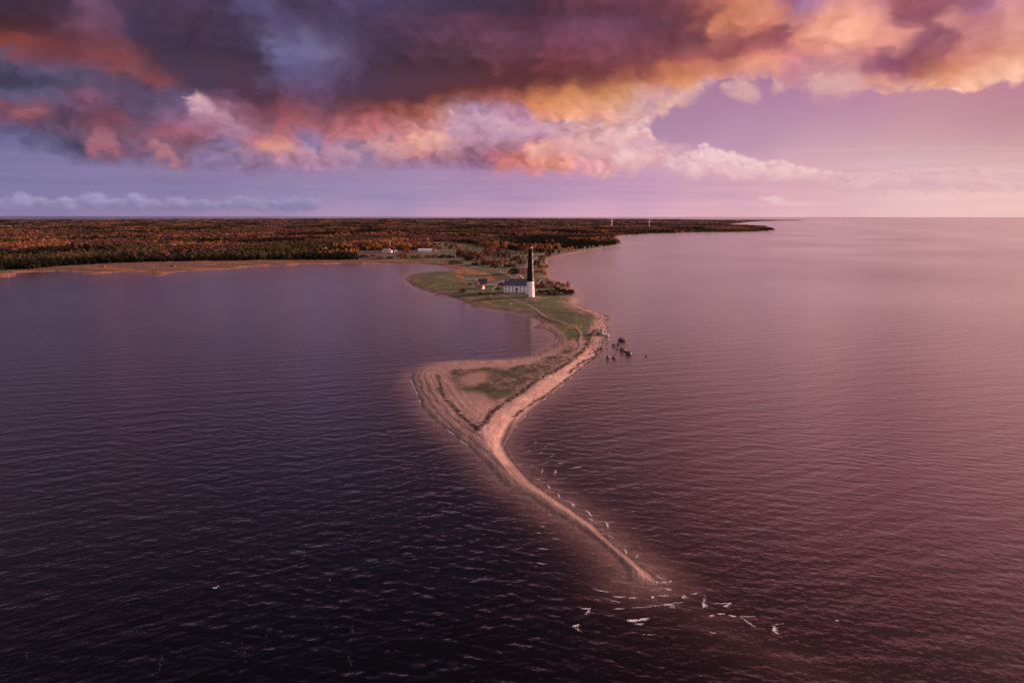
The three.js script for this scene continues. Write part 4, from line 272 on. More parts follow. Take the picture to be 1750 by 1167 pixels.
function grainTexture(seed, lo, hi, scale, size = 256) {
  const d = new Uint8Array(size * size * 4), o = seed * 13.7;
  for (let j = 0; j < size; j++) for (let i = 0; i < size; i++) {
    const u = i / size, v = j / size, k = (x, y) => fbm(x * scale + o, y * scale - o, 5);
    const n = lerp(lerp(k(u, v), k(u - 1, v), u), lerp(k(u, v - 1), k(u - 1, v - 1), u), v), val = 255 * clamp(lerp(lo, hi, 0.5 + 0.9 * n)), q = (j * size + i) * 4;
    d[q] = d[q + 1] = d[q + 2] = val; d[q + 3] = 255;
  }
  const t = new THREE.DataTexture(d, size, size); t.wrapS = t.wrapT = THREE.RepeatWrapping; t.magFilter = THREE.LinearFilter; t.needsUpdate = true; return t;
}

// ------------------------------------------------------------------ ground: one sheet, from the sea bed under the viewer to the far land
{
  const az = []; for (let a = -180; a < -40; a += 5) az.push(a); for (let a = -40; a < 40; a += 0.09) az.push(a); for (let a = 40; a <= 180; a += 5) az.push(a);
  const rad = [2, 30, 60, 85]; for (let r = 98; r < 1500; r *= 1.0056) rad.push(r); for (let r = 1500; r < 34000; r *= 1.022) rad.push(r); rad.push(60000, 200000);
  const n = az.length, m = rad.length, pos = new Float32Array(n * m * 3), col = new Float32Array(n * m * 3), uv = new Float32Array(n * m * 2), idx = new Uint32Array((n - 1) * (m - 1) * 6);
  let k = 0;
  for (let j = 0; j < m; j++) for (let i = 0; i < n; i++, k++) {
    const a = az[i] * Math.PI / 180, x = Math.sin(a) * rad[j], z = -Math.cos(a) * rad[j], d = shoreDist(x, z), c = groundColor(x, z, d);
    pos[k * 3] = x; pos[k * 3 + 1] = groundHeight(x, z, d); pos[k * 3 + 2] = z; col.set(c, k * 3); uv[k * 2] = x / 6; uv[k * 2 + 1] = z / 6;
  }
  k = 0; for (let j = 0; j < m - 1; j++) for (let i = 0; i < n - 1; i++) { const a = j * n + i, b = a + 1, c = a + n, d = c + 1; idx[k++] = a; idx[k++] = b; idx[k++] = c; idx[k++] = b; idx[k++] = d; idx[k++] = c; }
  const g = new THREE.BufferGeometry(); g.setAttribute('position', new THREE.BufferAttribute(pos, 3)); g.setAttribute('color', new THREE.BufferAttribute(col, 3)); g.setAttribute('uv', new THREE.BufferAttribute(uv, 2)); g.setIndex(new THREE.BufferAttribute(idx, 1)); g.computeVertexNormals();
  const mat = new THREE.MeshStandardMaterial({ vertexColors: true, roughness: 0.95, map: (() => { const g = grainTexture(14, 0.62, 1, 11, 512); g.repeat.set(0.37, 0.37); return g; })(), bumpMap: grainTexture(3, 0, 1, 9, 512), bumpScale: 0.15 });
  structure(new THREE.Mesh(g, mat), 'ground');
}

// ------------------------------------------------------------------ sea
{
  const N = 2048, L = 230, r = rng(11), hx = new Float32Array(N * N), hz = new Float32Array(N * N), waves = [];
  const main = 15 * Math.PI / 180;                   // crests lie roughly across the view, turned a little away to the right
  for (let i = 0; i < 150; i++) {
    const wl = 0.55 * (9 / 0.55) ** (r() ** 1.3), spread = (r() + r() + r() - 1.5) * lerp(1.5, 0.9, clamp(wl / 12)), th = main + spread;
    const kx = Math.round(L / wl * Math.sin(th)), kz = Math.round(L / wl * Math.cos(th)), k = Math.hypot(kx, kz); if (!k) continue;
    waves.push([kx, kz, r() * 6.283, 0.0135 * (0.55 + 0.6 * r()) * (wl > 7 ? 0.6 : 1)]);
  }
  for (let i = 0; i < 14; i++) { const wl = 5 + 11 * r(), th = main + 0.12 + (r() - 0.5) * 0.55, kx = Math.round(L / wl * Math.sin(th)), kz = Math.round(L / wl * Math.cos(th)); waves.push([kx, kz, r() * 6.283, 0.0085]); }   // the longer swell
  for (const [kx, kz, ph, sl] of waves) {
    const k = Math.hypot(kx, kz), ux = kx / k * sl, uz = kz / k * sl, ca = Math.cos(2 * Math.PI * kx / N), sa = Math.sin(2 * Math.PI * kx / N);
    for (let j = 0; j < N; j++) {
      let a = ph + 2 * Math.PI * kz * j / N, co = Math.cos(a), si = Math.sin(a), o = j * N;
      for (let i = 0; i < N; i++, o++) { hx[o] += ux * co; hz[o] += uz * co; const c2 = co * ca - si * sa; si = si * ca + co * sa; co = c2; }
    }
  }
  const data = new Float32Array(N * N * 4); let rms = 0;
  for (let o = 0; o < N * N; o++) { rms += hx[o] ** 2 + hz[o] ** 2; const l = 1 / Math.hypot(hx[o], 1, hz[o]); data[o * 4] = 0.5 - 0.5 * hx[o] * l; data[o * 4 + 1] = 0.5 - 0.5 * hz[o] * l; data[o * 4 + 2] = 0.5 + 0.5 * l; data[o * 4 + 3] = 1; }
  console.log('wave slope rms', Math.sqrt(rms / N / N));
  const tex = new THREE.DataTexture(data, N, N, THREE.RGBAFormat, THREE.FloatType); tex.wrapS = tex.wrapT = THREE.RepeatWrapping; tex.magFilter = THREE.LinearFilter; tex.needsUpdate = true;
  const rough = grainTexture(9, 0.0, 0.7, 4, 512); rough.repeat.set(L / 1730, L / 1130); rough.rotation = 0.35;
  // gusts: patches where a finer chop runs across the swell
  const gustTile = 620, hh = new Float32Array(N * N), rg = rng(23), bytes = new Uint8Array(N * N * 4), mask = grainTexture(27, 0, 1, 5, 256).image.data;
  for (let w = 0; w < 46; w++) { const wl = 1.6 * 3 ** rg(), th = main - 0.25 + (rg() + rg() - 1) * 0.9, kx = Math.round(gustTile / wl * Math.sin(th)), kz = Math.round(gustTile / wl * Math.cos(th)), am = 0.0028 * wl, ph = rg() * 6.283, ca = Math.cos(2 * Math.PI * kx / N), sa = Math.sin(2 * Math.PI * kx / N); for (let j = 0; j < N; j++) { const a = ph + 2 * Math.PI * kz * j / N; let co = Math.cos(a), si = Math.sin(a), o = j * N; for (let i = 0; i < N; i++, o++) { hh[o] += am * co; const c2 = co * ca - si * sa; si = si * ca + co * sa; co = c2; } } }
  for (let j = 0; j < N; j++) for (let i = 0; i < N; i++) { const m = sstep(0.42, 0.72, mask[((j >> 3) * 256 + (i >> 3)) * 4] / 255), o = j * N + i; bytes[o * 4] = bytes[o * 4 + 1] = bytes[o * 4 + 2] = 128 + 127 * clamp(hh[o] * (0.15 + m) / 0.22, -1, 1); bytes[o * 4 + 3] = 255; }
  const gust = new THREE.DataTexture(bytes, N, N); gust.wrapS = gust.wrapT = THREE.RepeatWrapping; gust.magFilter = THREE.LinearFilter; gust.needsUpdate = true; gust.repeat.set(L / gustTile, L / gustTile); gust.rotation = 0.2;
  const S = 200000, g = new THREE.BufferGeometry();
  const P = [-S, -3000, -800, 0, 800, 3000, S], pos = [], uv = [], idx = [];
  for (const z of P) for (const x of P) { pos.push(x, 0, z); uv.push(x / L, z / L); }
  for (let j = 0; j < P.length - 1; j++) for (let i = 0; i < P.length - 1; i++) { const a = j * P.length + i; idx.push(a, a + P.length, a + 1, a + 1, a + P.length, a + P.length + 1); }
  g.setAttribute('position', new THREE.Float32BufferAttribute(pos, 3)); g.setAttribute('uv', new THREE.Float32BufferAttribute(uv, 2)); g.setIndex(idx); g.computeVertexNormals();
  const mat = new THREE.MeshPhysicalMaterial({ color: new THREE.Color().setRGB(0.85, 0.85, 0.85), roughness: 0.32, roughnessMap: rough, ior: 1.5, clearcoat: 1, clearcoatRoughness: 0.28, transmission: 1, thickness: 1, attenuationColor: new THREE.Color().setRGB(0.42, 0.36, 0.36), attenuationDistance: 0.85, bumpMap: gust, bumpScale: 0.34, normalMap: tex, normalScale: new THREE.Vector2(1, 1) });
  structure(new THREE.Mesh(g, mat), 'sea_water');
}

// ------------------------------------------------------------------ roads and paths, draped 5 cm above the ground
function ribbon(name, line, width, mat, lift = 0.06) {
  const p = smooth(line, false, 8), pos = [], idx = [], uv = []; let run = 0;
  p.forEach(([x, z], i) => {
    const a = p[Math.max(0, i - 1)], b = p[Math.min(p.length - 1, i + 1)], l = Math.hypot(b[0] - a[0], b[1] - a[1]) || 1, nx = -(b[1] - a[1]) / l, nz = (b[0] - a[0]) / l; run += i ? Math.hypot(x - p[i - 1][0], z - p[i - 1][1]) : 0;
    for (const [s, dy] of [[-1, -0.25], [-0.86, 0], [-0.3, 0.03], [0.3, 0.03], [0.86, 0], [1, -0.25]]) { const w = width / 2 * (s + 0.18 * noise(run / 5 + s * 3, width)); const X = x + nx * w, Z = z + nz * w; pos.push(X, heightAt(X, Z) + lift + dy, Z); uv.push(X / 4, Z / 4); }
    if (i) for (let q = 0; q < 5; q++) { const o = (i - 1) * 6 + q; idx.push(o, o + 1, o + 6, o + 1, o + 7, o + 6); }
  });
  const g = new THREE.BufferGeometry(); g.setAttribute('position', new THREE.Float32BufferAttribute(pos, 3)); g.setAttribute('uv', new THREE.Float32BufferAttribute(uv, 2)); g.setIndex(idx); g.computeVertexNormals();
  return structure(new THREE.Mesh(g, mat), name);
}
const roadGrain = grainTexture(5, 0.7, 1, 6); roadGrain.colorSpace = THREE.SRGBColorSpace;
const mGravel = std([0.30, 0.20, 0.19], 0.9, { map: roadGrain, side: THREE.DoubleSide }), mTrack = std([0.26, 0.165, 0.135], 0.95, { map: roadGrain, side: THREE.DoubleSide }), mAsphalt = std([0.24, 0.18, 0.19], 0.8, { map: roadGrain, side: THREE.DoubleSide });
ribbon('road', ROAD_COAST, 8, mAsphalt);
ribbon('road_001', ROAD_YARD, 6, mGravel, 0.08);
ribbon('path', PATH_SPIT, 2.7, mTrack, 0.07);
ribbon('path_001', TRACK_NORTH, 3.4, mTrack, 0.05);
ribbon('path_002', PATH_ARM, 1.6, mTrack, 0.05);
{
  const s = new THREE.Shape(smooth(CAR_PARK, true, 3).map(([x, z]) => new THREE.Vector2(x, -z))), g = new THREE.ShapeGeometry(s); g.rotateX(-Math.PI / 2);
  const p = g.attributes.position; for (let i = 0; i < p.count; i++) p.setY(i, heightAt(p.getX(i), p.getZ(i)) + 0.22); g.computeVertexNormals();
  structure(new THREE.Mesh(g, mGravel), 'car_park');
}
// ------------------------------------------------------------------ materials
const plaster = grainTexture(12, 0.9, 1, 5); plaster.colorSpace = THREE.SRGBColorSpace;
const M = {
  white: std([0.9, 0.88, 0.87], 0.8, { map: plaster }), whiteTrim: std([0.8, 0.78, 0.75], 0.6), black: new THREE.MeshPhysicalMaterial({ color: new THREE.Color().setRGB(0.012, 0.0105, 0.0095), roughness: 0.55, specularIntensity: 0.3 }), iron: std([0.03, 0.028, 0.03], 0.5), slate: std([0.045, 0.045, 0.065], 0.55, { map: plaster }), glass: new THREE.MeshPhysicalMaterial({ color: new THREE.Color().setRGB(0.03, 0.03, 0.04), roughness: 0.08, metalness: 0, specularIntensity: 1 }),
  salmon: std([0.5, 0.27, 0.2], 0.9, { map: plaster }), hole: std([0.02, 0.016, 0.016], 0.9), rust: std([0.18, 0.055, 0.04], 0.85, { map: plaster }), roofRed: std([0.30, 0.13, 0.09], 0.85, { map: plaster }), stone: std([0.52, 0.43, 0.38], 0.9, { map: plaster }), concrete: std([0.34, 0.29, 0.26], 0.92, { map: plaster }), wood: std([0.10, 0.065, 0.05], 0.85, { map: plaster }), pinkRoof: std([0.5, 0.3, 0.28], 0.8, { map: plaster }), carWhite: new THREE.MeshPhysicalMaterial({ color: 0xdddddd, roughness: 0.35, clearcoat: 0.6 }), carRed: new THREE.MeshPhysicalMaterial({ color: new THREE.Color().setRGB(0.2, 0.03, 0.03), roughness: 0.35, clearcoat: 0.6 }), tyre: std([0.02, 0.02, 0.02], 0.9), lampGlass: new THREE.MeshPhysicalMaterial({ color: new THREE.Color().setRGB(0.22, 0.2, 0.17), roughness: 0.12 }), rock: std([0.075, 0.055, 0.05], 0.6, { map: plaster }), turbine: std([0.8, 0.78, 0.76], 0.5),  // the near-black wall-opening tone is shade given as a flat colour
};
const gy = (x, z) => heightAt(x, z);

// ------------------------------------------------------------------ lighthouse
{
  const x = 18.1, z = -676.2, y = gy(x, z) - 0.15, o = thing('lighthouse', 'tall round lighthouse, black above and white below, beside the white house', 'lighthouse', x, y, z);
  const rad = (h) => 2.22 + 2.2 * (1 - h / 46.5) ** 1.35;
  const lathe = (pts, seg = 48) => new THREE.LatheGeometry(pts.map(([r, h]) => new THREE.Vector2(r, h)), seg);
  const wall = (a, b) => { const p = []; for (let i = 0; i <= 12; i++) { const h = lerp(a, b, i / 12); p.push([rad(h), h]); } return lathe(p); };
  part('foot', lathe([[4.75, 0], [4.75, 0.7], [4.5, 0.95], [4.3, 0.95]]), M.concrete, o);
  part('white_shaft', wall(0.6, 16.2), M.white, o);
  part('black_shaft', wall(16.2, 46.4), M.black, o);
  for (const h of [16.2, 26.3, 36.4]) part('band', lathe([[rad(h) + 0.01, h - 0.14], [rad(h) + 0.09, h - 0.1], [rad(h) + 0.09, h + 0.1], [rad(h) + 0.01, h + 0.14]]), h === 16.2 ? M.black : M.black, o);
  part('gallery', lathe([[2.2, 45.6], [2.95, 46.3], [2.95, 46.62], [1.5, 46.62]]), M.black, o);
  const rail = part('railing', new THREE.TorusGeometry(2.85, 0.05, 6, 40).rotateX(Math.PI / 2), M.iron, o, 0, 47.7, 0);
  part('lower_rail', new THREE.TorusGeometry(2.85, 0.035, 6, 40).rotateX(Math.PI / 2), M.iron, rail, 0, -0.5, 0);
  for (let i = 0; i < 20; i++) { const a = i / 20 * 2 * Math.PI; part('rail_post', new THREE.CylinderGeometry(0.035, 0.035, 1.1, 6), M.iron, rail, Math.cos(a) * 2.85, -0.53, Math.sin(a) * 2.85); }
  part('lantern_wall', lathe([[1.85, 46.6], [1.85, 47.9], [1.95, 47.95], [1.95, 48.1]], 24), M.black, o);
  for (let i = 0; i < 10; i++) { const a = (i + 0.5) / 10 * 2 * Math.PI, p = part('lantern_pane', box(1.08, 2.1, 0.05), M.lampGlass, o, Math.sin(a) * 1.72, 49.1, Math.cos(a) * 1.72, a); part('mullion', box(0.1, 2.1, 0.12), M.whiteTrim, p, 0.56, 0, 0.02); }
  const dome = part('dome', lathe([[2.15, 50.1], [2.2, 50.3], [1.9, 50.9], [1.2, 51.6], [0.4, 52.0], [0.001, 52.05]], 32), M.black, o);
  part('finial', new THREE.SphereGeometry(0.28, 12, 8), M.black, dome, 0, 52.25, 0); part('lightning_rod', new THREE.CylinderGeometry(0.03, 0.03, 1.8, 5), M.iron, dome, 0, 53.2, 0);
  // stair windows on the seaward side
  for (const h of [6.5, 12.5, 18.8, 27, 35, 42.5]) { const a = 1.02, r = rad(h), w = part('window', box(0.95, 1.7, 0.35), M.whiteTrim, o, Math.sin(a) * (r - 0.06), h, Math.cos(a) * (r - 0.06), a); part('pane', box(0.6, 1.3, 0.05), M.glass, w, 0, 0, 0.18); part('sill', box(1.1, 0.1, 0.25), M.whiteTrim, w, 0, -0.9, 0.18); }
  const a = -0.62, d = part('door', box(1.5, 2.6, 0.5), M.iron, o, Math.sin(a) * 4.35, 1.9, Math.cos(a) * 4.35, a); part('door_frame', box(1.9, 0.2, 0.6), M.concrete, d, 0, 1.4, 0);
  for (let i = 0; i < 3; i++) part('step', box(2.2, 0.28, 0.45), M.concrete, o, Math.sin(a) * (5.1 + 0.45 * i), 0.55 - 0.24 * i, Math.cos(a) * (5.1 + 0.45 * i), a);
}
// ------------------------------------------------------------------ houses
function prism(w, h, d) { const s = new THREE.Shape([new THREE.Vector2(-w / 2, 0), new THREE.Vector2(w / 2, 0), new THREE.Vector2(0, h)]); return new THREE.ExtrudeGeometry(s, { depth: d, bevelEnabled: false }).translate(0, 0, -d / 2); }
function slabRoof(o, L, D, wallH, rise, mat, over = 0.4) {       // ridge along x: two slabs and the two gable walls' triangles
  const half = D / 2 + over, len = Math.hypot(half, rise * half / (D / 2)), ang = Math.atan2(rise, D / 2);
  for (const s of [1, -1]) { const p = part('roof_slope', box(L + 2 * over, 0.16, len), mat, o, 0, wallH + rise - Math.sin(ang) * len / 2 + 0.08, s * Math.cos(ang) * len / 2); p.rotation.x = s * ang; }
}
function windowPart(o, x, y, z, w, h, ry = 0, frame = M.whiteTrim) { const f = part('window', box(w, h, 0.12), frame, o, x, y, z, ry); part('pane', box(w - 0.24, h - 0.24, 0.06), M.glass, f, 0, 0, 0.05); part('glazing_bar', box(0.08, h - 0.24, 0.05), frame, f, 0, 0, 0.09); return f; }
function gabled(name, label, x, z, turn, { L, D, wall, rise, wallMat, roofMat, windows = [], door, chimney, group, base = 0 }) {
  const o = thing(name, label, 'building', x, gy(x, z) - 0.15 + base, z, turn, group);
  part('wall', box(L, wall, D), wallMat, o, 0, wall / 2, 0);
  part('gable', prism(D - 0.02, rise - 0.1, L - 0.02).rotateY(Math.PI / 2), wallMat, o, 0, wall - 0.01, 0);
  slabRoof(o, L, D, wall, rise, roofMat);
  for (const [wx, wy, w, h] of windows) windowPart(o, wx, wy, D / 2 + 0.03, w, h);
  if (door !== undefined) { const d = part('door', box(1.1, 2.1, 0.14), M.wood, o, door, 1.1, D / 2 + 0.04); part('handle', box(0.08, 0.14, 0.08), M.iron, d, 0.4, 0, 0.1); }
  if (chimney) { const c = part('chimney', box(0.9, 1.7, 0.9), M.stone, o, chimney, wall + rise + 0.35, 0); part('chimney_cap', box(1.1, 0.18, 1.1), M.concrete, c, 0, 0.92, 0); }
  return o;
}
{ // the keepers' house
  const L = 27, D = 12, H = 7.2, rise = 7.0, x = 4.8, z = -721.3, o = thing('keepers_house', 'long white two storey house with dark slate roof at the lighthouse foot', 'house', x, gy(x, z) - 0.1, z);
  part('plinth', box(L + 0.3, 0.9, D + 0.3), M.concrete, o, 0, 0.45, 0); part('wall', box(L, H - 0.9, D), M.white, o, 0, 0.9 + (H - 0.9) / 2, 0);
  part('cornice', box(L + 0.7, 0.35, D + 0.7), M.whiteTrim, o, 0, H + 0.17, 0); part('string_course', box(L + 0.12, 0.2, D + 0.12), M.whiteTrim, o, 0, 3.95, 0);
  const ov = 0.6, hx = L / 2 + ov, hz = D / 2 + ov, rx = L / 2 - 1.6, y0 = H + 0.35, y1 = H + rise, roof = [];
  const q = (a, b, c, d) => roof.push(...a, ...b, ...c, ...a, ...c, ...d), t3 = (a, b, c) => roof.push(...a, ...b, ...c);
  const A = [-hx, y0, hz], B = [hx, y0, hz], Cc = [hx, y0, -hz], Dd = [-hx, y0, -hz], E = [-rx, y1, 0], F = [rx, y1, 0];
  q(A, B, F, E); q(Cc, Dd, E, F); t3(B, Cc, F); t3(Dd, A, E); q(A, Dd, Cc, B);
  const g = new THREE.BufferGeometry(); g.setAttribute('position', new THREE.Float32BufferAttribute(roof, 3)); g.setAttribute('uv', new THREE.Float32BufferAttribute(roof.flatMap((v, i) => i % 3 === 2 ? [] : [v / 4]), 2)); g.computeVertexNormals();
  const rf = part('roof', g, M.slate, o); part('ridge_cap', box(2 * rx, 0.25, 0.4), M.slate, rf, 0, y1 + 0.05, 0);
  const cols = [-11.5, -7.9, -3.95, 3.95, 7.9, 11.5];
  for (const cx of cols) for (const cy of [2.5, 5.6]) { const w = windowPart(o, cx, cy, D / 2 + 0.03, 1.5, 2.0); part('sill', box(1.7, 0.12, 0.3), M.whiteTrim, w, 0, -1.06, 0.1); }
  for (const cx of [-11, -7.1, -3.3, 3.3, 7.1, 11]) { const t = 0.28, w = part('dormer', box(1.3, 1.5, 1.7), M.slate, o, cx, lerp(y0, y1, t), hz * (1 - t) - 0.2); part('dormer_window', box(0.95, 0.95, 0.08), M.whiteTrim, w, 0, 0.05, 0.88); part('pane', box(0.65, 0.65, 0.06), M.glass, w, 0, 0.05, 0.91); part('dormer_roof', prism(1.7, 0.7, 2.0), M.slate, w, 0, 0.75, 0); }
  const d = part('door', box(1.8, 3.0, 0.2), M.wood, o, 0, 2.4, D / 2 + 0.08); part('door_frame', box(2.5, 0.35, 0.4), M.concrete, d, 0, 1.7, 0.05); part('pediment', prism(3.6, 1.1, 0.9), M.slate, d, 0, 1.9, 0.35); part('handle', box(0.1, 0.2, 0.1), M.iron, d, 0.6, -0.1, 0.14);
  const uw = windowPart(o, 0, 5.9, D / 2 + 0.03, 1.3, 1.5);
  for (let i = 0; i < 4; i++) part('step', box(4.2 - 0.1 * i, 0.24, 0.5), M.concrete, o, 0, 0.85 - i * 0.22, D / 2 + 0.5 + i * 0.45);
  part('terrace', box(9, 0.6, 2.2), M.concrete, o, 0, 0.25, D / 2 + 1.25); part('vent', box(0.9, 1.3, 0.9), M.whiteTrim, o, -9.4, y1 - 0.9, 1.2);
  for (const cx of [-5, 5]) { const c = part('chimney', box(1.1, 2.2, 1.0), M.slate, o, cx, y1 + 0.3, -0.7); part('chimney_cap', box(1.3, 0.2, 1.2), M.concrete, c, 0, 1.15, 0); }
}
{ // two storey salmon block behind
  const x = 18, z = -972, o = thing('brick_house', 'flat topped salmon brick building with two rows of dark windows', 'building', x, gy(x, z) - 0.2, z, 0.12);
  part('wall', box(15, 8.4, 9), M.salmon, o, 0, 4.2, 0); part('side_wing', box(3.4, 7.2, 7), M.salmon, o, -9.1, 3.6, -0.6); part('roof', box(15.5, 0.4, 9.5), M.roofRed, o, 0, 8.6, 0); part('wing_roof', box(3.8, 0.35, 7.4), M.roofRed, o, -9.1, 7.35, -0.6);
  for (const wx of [-4.8, -2.0, 2.6, 5.4]) for (const wy of [2.7, 5.9]) { const w = part('window', box(1.7, 1.6, 0.1), M.hole, o, wx, wy, 4.53); part('sill', box(1.9, 0.14, 0.25), M.salmon, w, 0, -0.85, 0.05); }
  part('side_window', box(1.1, 1.8, 0.1), M.hole, o, -9.1, 3.2, 2.93);
}
{ const o = gabled('hut', 'small pink gabled hut just behind the white house roof', 9.8, -838, Math.PI / 2, { L: 8, D: 8.4, wall: 4.4, rise: 3.6, wallMat: M.pinkRoof, roofMat: M.pinkRoof }); part('eave_board', box(0.3, 0.5, 2.2), M.whiteTrim, o, -4.2, 4.3, 3.6); part('eave_board', box(0.3, 0.5, 2.2), M.whiteTrim, o, -4.2, 4.3, -3.6); }
{ const o = gabled('shed', 'dark red wooden shed with steep gable right of the lighthouse', 32.6, -775, Math.PI / 2 + 0.12, { L: 9, D: 6.6, wall: 4.3, rise: 4.4, wallMat: M.rust, roofMat: M.whiteTrim }); part('door', box(0.12, 2.6, 2.2), M.wood, o, -4.55, 1.35, 0); part('lean_to', box(5, 2.6, 2.4), M.rust, o, 0.5, 1.3, -4.4); }
gabled('cabin', 'small pale roofed cabin among bushes beyond the lighthouse', 36, -992, 0.2, { L: 6, D: 4, wall: 2.2, rise: 1.8, wallMat: M.wood, roofMat: M.pinkRoof, door: 0 });
{ const o = gabled('stone_house', 'low stone cottage with sunlit gable on the lawn by the car park', -35.5, -756, -0.5, { L: 9, D: 5.6, wall: 2.9, rise: 2.7, wallMat: M.stone, roofMat: M.roofRed, windows: [[-2.6, 1.6, 0.9, 0.9], [2.4, 1.6, 0.9, 0.9]], door: 0, chimney: -2.2 }); part('annex', box(3.8, 2.3, 4.4), M.stone, o, -6.3, 1.15, 0.2); const r = part('annex_roof', box(4.2, 0.16, 5), M.stone, o, -6.3, 2.5, 0.2); r.rotation.x = 0.2; }
gabled('shed', 'long dark shed with three white windows behind the stone cottage', -35.2, -824, -0.04, { L: 10, D: 6, wall: 2.8, rise: 2.6, wallMat: M.wood, roofMat: M.slate, windows: [[-2.8, 1.5, 1.1, 1.1], [0, 1.5, 1.1, 1.1], [2.8, 1.5, 1.1, 1.1]] });
{
  const o = gabled('farmhouse', 'white farmhouse under golden trees behind the lagoon shore', -281, -1538, -0.35, { L: 17, D: 9, wall: 4, rise: 4, wallMat: M.white, roofMat: M.pinkRoof, windows: [[-6, 2.2, 1.2, 1.4], [-3, 2.2, 1.2, 1.4], [3, 2.2, 1.2, 1.4], [6, 2.2, 1.2, 1.4]], door: 0, chimney: 3 });
  part('side_wing', box(8, 3.2, 6), M.white, o, 10.5, 1.6, 2.2); part('wing_roof', prism(6.6, 2.6, 8.4).rotateY(Math.PI / 2), M.pinkRoof, o, 10.5, 3.2, 2.2);
}
gabled('outbuilding', 'small white outbuilding right of the white farmhouse', -264, -1556, 0, { L: 6, D: 4, wall: 2.4, rise: 1.6, wallMat: M.white, roofMat: M.whiteTrim, door: 0 });
{ const o = gabled('barn', 'long white barn with orange end beyond the lagoon', -198, -1566, 0.05, { L: 31, D: 10, wall: 4.2, rise: 3, wallMat: M.white, roofMat: M.whiteTrim, windows: [[-10, 2.4, 2, 1.2], [-5, 2.4, 2, 1.2], [0, 2.4, 2, 1.2], [5, 2.4, 2, 1.2], [10, 2.4, 2, 1.2]] }); part('end_wing', box(8, 5, 9.2), M.salmon, o, 19.5, 2.5, 0); const r = part('wing_roof', prism(9.6, 1.8, 8.4).rotateY(Math.PI / 2), M.roofRed, o, 19.5, 5, 0); }
gabled('cabin', 'tiny white cabin among the dark bushes on the meadow', -90.5, -1516, 0.1, { L: 6, D: 4, wall: 2.2, rise: 1.3, wallMat: M.white, roofMat: M.whiteTrim, door: 1 });
gabled('cabin', 'grey roofed boat cabin at the wood edge on the far left shore', -700, -1196, -0.4, { L: 14, D: 6, wall: 2.4, rise: 2, wallMat: M.wood, roofMat: M.slate });
gabled('cabin', 'low dark shelter on the reed flats of the left shore', -648, -1084, -0.3, { L: 8, D: 4, wall: 1.6, rise: 1, wallMat: M.wood, roofMat: M.roofRed });
gabled('cabin', 'low brown hut on the reed flats nearest the lagoon', -541, -1092, -0.3, { L: 9, D: 4, wall: 1.6, rise: 1, wallMat: M.wood, roofMat: M.roofRed });
for (const [x, z, l] of [[-313, -1767, 'white lamp mast behind the white farmhouse'], [-244, -1999, 'white lamp mast in the trees behind the long barn']]) { const o = thing('lamp_mast', l, 'mast', x, gy(x, z), z); part('pole', new THREE.CylinderGeometry(0.25, 0.4, 16, 8), M.turbine, o, 0, 8, 0); part('head', new THREE.SphereGeometry(1.2, 10, 8), M.turbine, o, 0, 16.4, 0); part('arm', box(3, 0.3, 0.3), M.turbine, o, 0, 15, 0); }
for (const [x, z, l, t] of [[-16, -1120, 'white bench on the meadow, left of the pair by the track', 0.3], [-12.9, -1106, 'white bench on the meadow, right of the pair by the track', -0.4]]) { const o = thing('bench', l, 'bench', x, gy(x, z), z, t, 'benches on the meadow'); part('seat', box(3, 0.12, 0.9), M.whiteTrim, o, 0, 0.75, 0); part('backrest', box(3, 0.9, 0.1), M.whiteTrim, o, 0, 1.3, -0.42); for (const s of [-1.2, 1.2]) part('leg', box(0.15, 0.75, 0.8), M.whiteTrim, o, s, 0.37, 0); }
// parked cars
function car(label, x, z, turn, paint) {
  const o = thing('parked_car', label, 'car', x, gy(x, z) + 0.25, z, turn, 'cars on the gravel car park');
  const prof = [[-2.1, 0.35], [2.1, 0.35], [2.15, 0.75], [2.0, 0.95], [1.15, 1.02], [0.5, 1.52], [-1.3, 1.55], [-1.95, 1.05], [-2.15, 0.85]], s = new THREE.Shape(prof.map((p) => new THREE.Vector2(...p)));
  part('body', new THREE.ExtrudeGeometry(s, { depth: 1.55, bevelEnabled: true, bevelSize: 0.08, bevelThickness: 0.08, bevelSegments: 2 }).translate(0, 0, -0.775), paint, o);
  for (const sd of [1, -1]) part('side_window', box(1.9, 0.36, 0.02), M.glass, o, -0.35, 1.25, sd * 0.865);
  const ws = part('windscreen', box(0.04, 0.62, 1.35), M.glass, o, 0.9, 1.3, 0); ws.rotation.z = 0.9; 
  for (const [wx, wz] of [[1.3, 0.78], [1.3, -0.78], [-1.3, 0.78], [-1.3, -0.78]]) { const w = part('wheel', new THREE.CylinderGeometry(0.33, 0.33, 0.22, 16).rotateX(Math.PI / 2), M.tyre, o, wx, 0.33, wz); part('rim', new THREE.CylinderGeometry(0.19, 0.19, 0.24, 12).rotateX(Math.PI / 2), M.whiteTrim, w); }
  for (const s2 of [0.55, -0.55]) part('headlight', box(0.06, 0.14, 0.3), M.lampGlass, o, 2.2, 0.78, s2);
}
car('white parked car on gravel beside the stone cottage', -25.6, -794, 0.4, M.carWhite);
car('dark red parked car nearer the path than the white car', -22.2, -784, 1.1, M.carRed);
